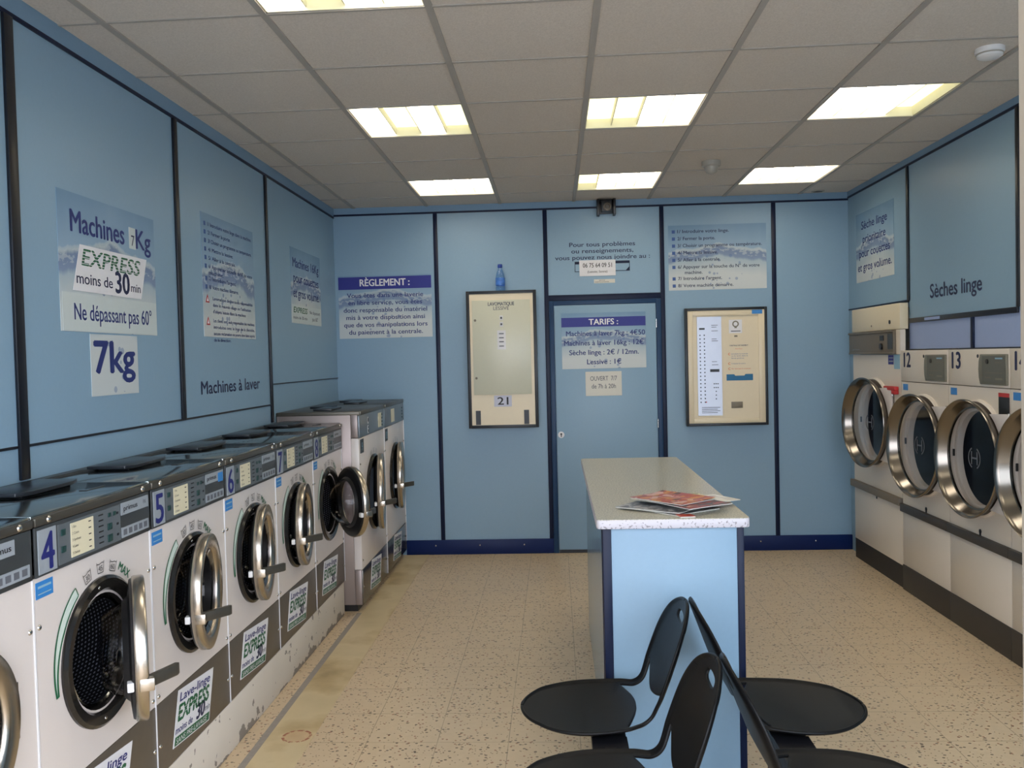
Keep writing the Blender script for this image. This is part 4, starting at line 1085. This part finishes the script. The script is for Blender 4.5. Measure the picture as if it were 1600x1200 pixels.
    Lines(hd).use('paper').text('TARIFS :', 0, h_/2-.096, .046, -.0038, width=.235, align='C', bold=.025).build('heading', hd)
    mb = Lines(t).use('letter')
    for i, (s, wd, dx) in enumerate((('Machines à laver 7kg : 4€50', .635, .015), ('Machines à laver 16kg : 12€', .64, 0), ('Sèche linge : 2€ / 12mn.', .56, 0), ('Lessive : 1€', .275, 0))):
        mb.text(s, dx, h_/2-.185-.077*i, .040, -.003, width=wd, align='C', bold=.018)
    mb.build('lettering', t)
    t, w_, h_ = sign_back('opening_hours_sheet', .242, .534, 1.283, 1.480, 'paper_warm', 'white paper with the opening hours taped below the price poster', 'paper', .0225)
    Lines(t).use('grey_print').text('OUVERT  7/7', 0, .025, .036, -.003, width=.215, align='C', bold=.006).text('de 7h à 20h', 0, -.038, .036, -.003, width=.195, align='C', bold=.006).build('lettering', t)
    # --- right wall
    t = thing('quilt_poster', 'poster about the priority dryer for quilts, right wall by the corner', 'poster', (XR, 6.62, 2.385), RIGHT)
    w_, h_ = .76, .525
    sheet(MB().use(m_poster('poster_print_dryer', h_, w_, .60, .9)), w_, h_).build('sheet', t)
    mb = Lines(t).use('letter')
    for i, (s, wd) in enumerate((('Sèche linge', .52), ('prioritaire', .46), ('pour couettes', .62), ('et gros volume.', .68))): mb.text(s, .0, .135-.105*i, .060, -.003, width=wd, align='C', bold=.018)
    mb.build('lettering', t)
    t = thing('wall_lettering', 'dark blue lettering naming the dryers, low on the large right wall panel', 'lettering', (XR, 5.325, 1.965), RIGHT)
    Lines(t).use('letter_dark').text('Sèches linge', 0, -.045, .085, -.0015, width=.67, align='C', bold=.022).build('letters', t)
signs()

# ------------------------------------------------------------------ machines on the back wall
def detergent_machine():
    t = thing('detergent_dispenser', 'cream detergent vending box numbered 21 in a black frame on the back wall', 'dispenser', (-.425, YB, 1.045))
    hw, hh, d = .282, 1.105, -.119
    MB().use('side_steel').box(-hw+.012, hw-.012, d+.03, 0, .012, hh-.012).build('cabinet', t)
    MB().use('frame_dark').box(-hw, -hw+.026, d, d+.045, 0, hh).box(hw-.026, hw, d, d+.045, 0, hh).box(-hw+.026, hw-.026, d, d+.045, 0, .024).box(-hw+.026, hw-.026, d, d+.045, hh-.024, hh).build('frame', t, bevel=.002)
    f = MB().use('cream').box(-hw+.026, hw-.026, d+.006, d+.02, .024, hh-.024).build('front_plate', t)
    dr = MB().use('cream_light').box(-.235, .232, d-.002, d+.006, .270, 1.03).build('door', t, bevel=.002)
    Lines(dr).use('grey_print').text('LAVOMATIQUE', 0, .985, .028, d-.003, width=.21, align='C', bold=.03).text('LESSIVE', 0, .950, .028, d-.003, width=.125, align='C', bold=.01).build('lettering', dr)
    for z in (.886, .835):
        q = MB().use('paper').box(-.014, .012, d-.003, d-.002, z-.018, z+.018).build('coin_plate', dr)
        MB().use('black').box(-.008, .006, d-.006, d-.003, z-.008, z+.008).build('coin_slot', dr)
    q = MB().use('paper').box(-.036, .032, d-.003, d-.002, .632, .785).build('notice', dr)
    mb = Lines(dr, mark='notice_print').use('grey_print')
    for z in (.755, .722, .69, .655): mb.box(-.022, .016, d-.0036, d-.003, z, z+.009)
    mb.build('notice_print', q)
    for z in (.87, .405): MB().use('grille').disc(-.212, z, .010, d-.007, d-.002, 14).build('lock', dr)
    q = MB().use('lilac_paper').box(-.075, .068, d+.004, d+.006, .172, .262).build('number_card', t)
    MB().use('black_print').text('21', -.003, .188, .06, d+.0032, width=.085, align='C', bold=.02).build('number', q)
    for x in (-.205, .185): MB().use('frame_dark').box(x-.02, x+.02, d+.002, d+.006, .028, .142).build('outlet', f)
    # bottle on top
    b = thing('water_bottle', 'small blue plastic bottle standing on top of the detergent box', 'bottle', (-.430, YB-.062, 2.1502))
    MB().use('glass_blue').lathe([(0, 0), (.034, 0), (.038, .006), (.038, .03), (.035, .036), (.037, .045), (.036, .10), (.034, .125), (.026, .155), (.018, .172), (.015, .178), (.015, .192)], n=28, axis='z').build('body', b)
    MB().use('bottle_label').lathe([(.0385, .045), (.038, .105)], n=28, axis='z').build('label_band', b)
    MB().use('bottle_cap').lathe([(.019, .188), (.019, .212), (.016, .216), (0, .216)], n=20, axis='z').build('cap', b)
detergent_machine()

def payment_terminal():
    t = thing('payment_terminal', 'cream payment terminal with an aluminium keypad strip in a black frame on the back wall', 'terminal', (1.362, YB, 1.027))
    hw, hh, d = .323, .940, -.109
    MB().use('side_steel').box(-hw+.008, hw-.008, d+.03, 0, .008, hh-.008).build('cabinet', t)
    MB().use('frame_dark').box(-hw, -hw+.02, d, d+.045, 0, hh).box(hw-.02, hw, d, d+.045, 0, hh).box(-hw+.02, hw-.02, d, d+.045, 0, .02).box(-hw+.02, hw-.02, d, d+.045, hh-.02, hh).build('frame', t, bevel=.002)
    MB().use('cream').box(-hw+.02, -.262, d+.006, d+.03, .02, hh-.02).box(.255, hw-.02, d+.006, d+.03, .02, hh-.02).box(-.262, .255, d+.006, d+.03, .02, .058).box(-.262, .255, d+.006, d+.03, .878, hh-.02).build('bezel', t, bevel=.002)
    f = MB().use('cream').box(-.262, .255, d+.016, d+.03, .058, .878).build('face', t)
    MB().use('sticker_blue').box(.205, .286, d+.0045, d+.006, .885, .917).build('maker_sticker', t)
    a = MB().use('alu').box(-.228, -.036, d+.010, d+.016, .082, .870).build('keypad_strip', t)
    y = d+.0095; mb = Lines(a, mark='keypad_print').use('black_print')
    MB().use('black').box(-.212, -.168, d+.006, d+.010, .768, .782).build('number_display', a)
    MB().use('black').box(-.130, -.058, d+.004, d+.010, .43, .452).build('card_slot', a)
    for i in range(19):
        z = .724-.0297*i
        for x, r in ((-.206, .0055), (-.172, .0055)):
            MB().use('frame_dark').disc(x, z, r, d+.007, d+.010, 8).build('button', a)
    for i in range(5):
        for x in ((-.10, -.085, -.07) if i < 2 else (-.085,)): MB().use('frame_dark').disc(x, .335-.03*i, .005, d+.007, d+.010, 8).build('button', a)
    for i, z in enumerate((.80, .785, .755, .69, .675, .51, .485)): mb.box(-.115, -.065 if i % 2 == 0 else -.075, y-.0005, y, z, z+.004)
    for i in range(4): mb.box(-.20, -.055-.02*(i % 2), y-.0005, y, .145-.014*i, .149-.014*i)
    mb.build('keypad_print', a)
    MB().use('red').disc(-.164, .19, .005, d+.0065, d+.010, 8).build('indicator_lamp', a)
    q = MB().use('paper').box(.025, .128, d+.0145, d+.016, .735, .842).build('user_notice', t)
    mb = MB().use('olive').lathe([(.016, d+.0135), (.026, d+.0135)], .077, .808, 20); mb.use('olive').prism([(.066, .775), (.088, .775), (.083, .79), (.071, .79)], d+.013, d+.0142); mb.use('grey_print').box(.04, .115, d+.0135, d+.0144, .748, .755); mb.build('notice_print', q)
    MB().use('grille').box(.066, .09, d+.011, d+.016, .705, .718).build('latch', f)
    mb = Lines(f).use('letter_dark').text('CENTRALE DE PAIEMENT', .028, .632, .010, d+.015, width=.145, bold=.015)
    mb.use('orange_print').text('Mode d\'emploi', .072, .607, .008, d+.015, width=.055)
    for z in (.56, .484, .443): mb.text('C', .016, z, .018, d+.015, bold=.03)
    mb.text('Ne rend pas la monnaie', .040, .447, .010, d+.015, width=.15)
    mb.use('letter_pale').text('Introduire la monnaie', .040, .566, .009, d+.015, width=.13).text('ou la carte dans la', .040, .550, .009, d+.015, width=.13).text('fente prévue', .040, .532, .009, d+.015, width=.10).text('Composer le numéro', .040, .489, .009, d+.015, width=.11)
    mb.build('instruction_print', f)
    q = MB().use('teal').box(.0, .208, d+.0145, d+.016, .358, .408).build('blue_plate', t)
    MB().use('cream').prism([(.06, .408), (.068, .396), (.14, .396), (.148, .408), (.14, .416), (.068, .416)], d+.0125, d+.0145).build('plate_notch', q)
    MB().use('grille').box(.034, .124, d+.012, d+.016, .138, .188).build('receipt_window', f, bevel=.001)
payment_terminal()
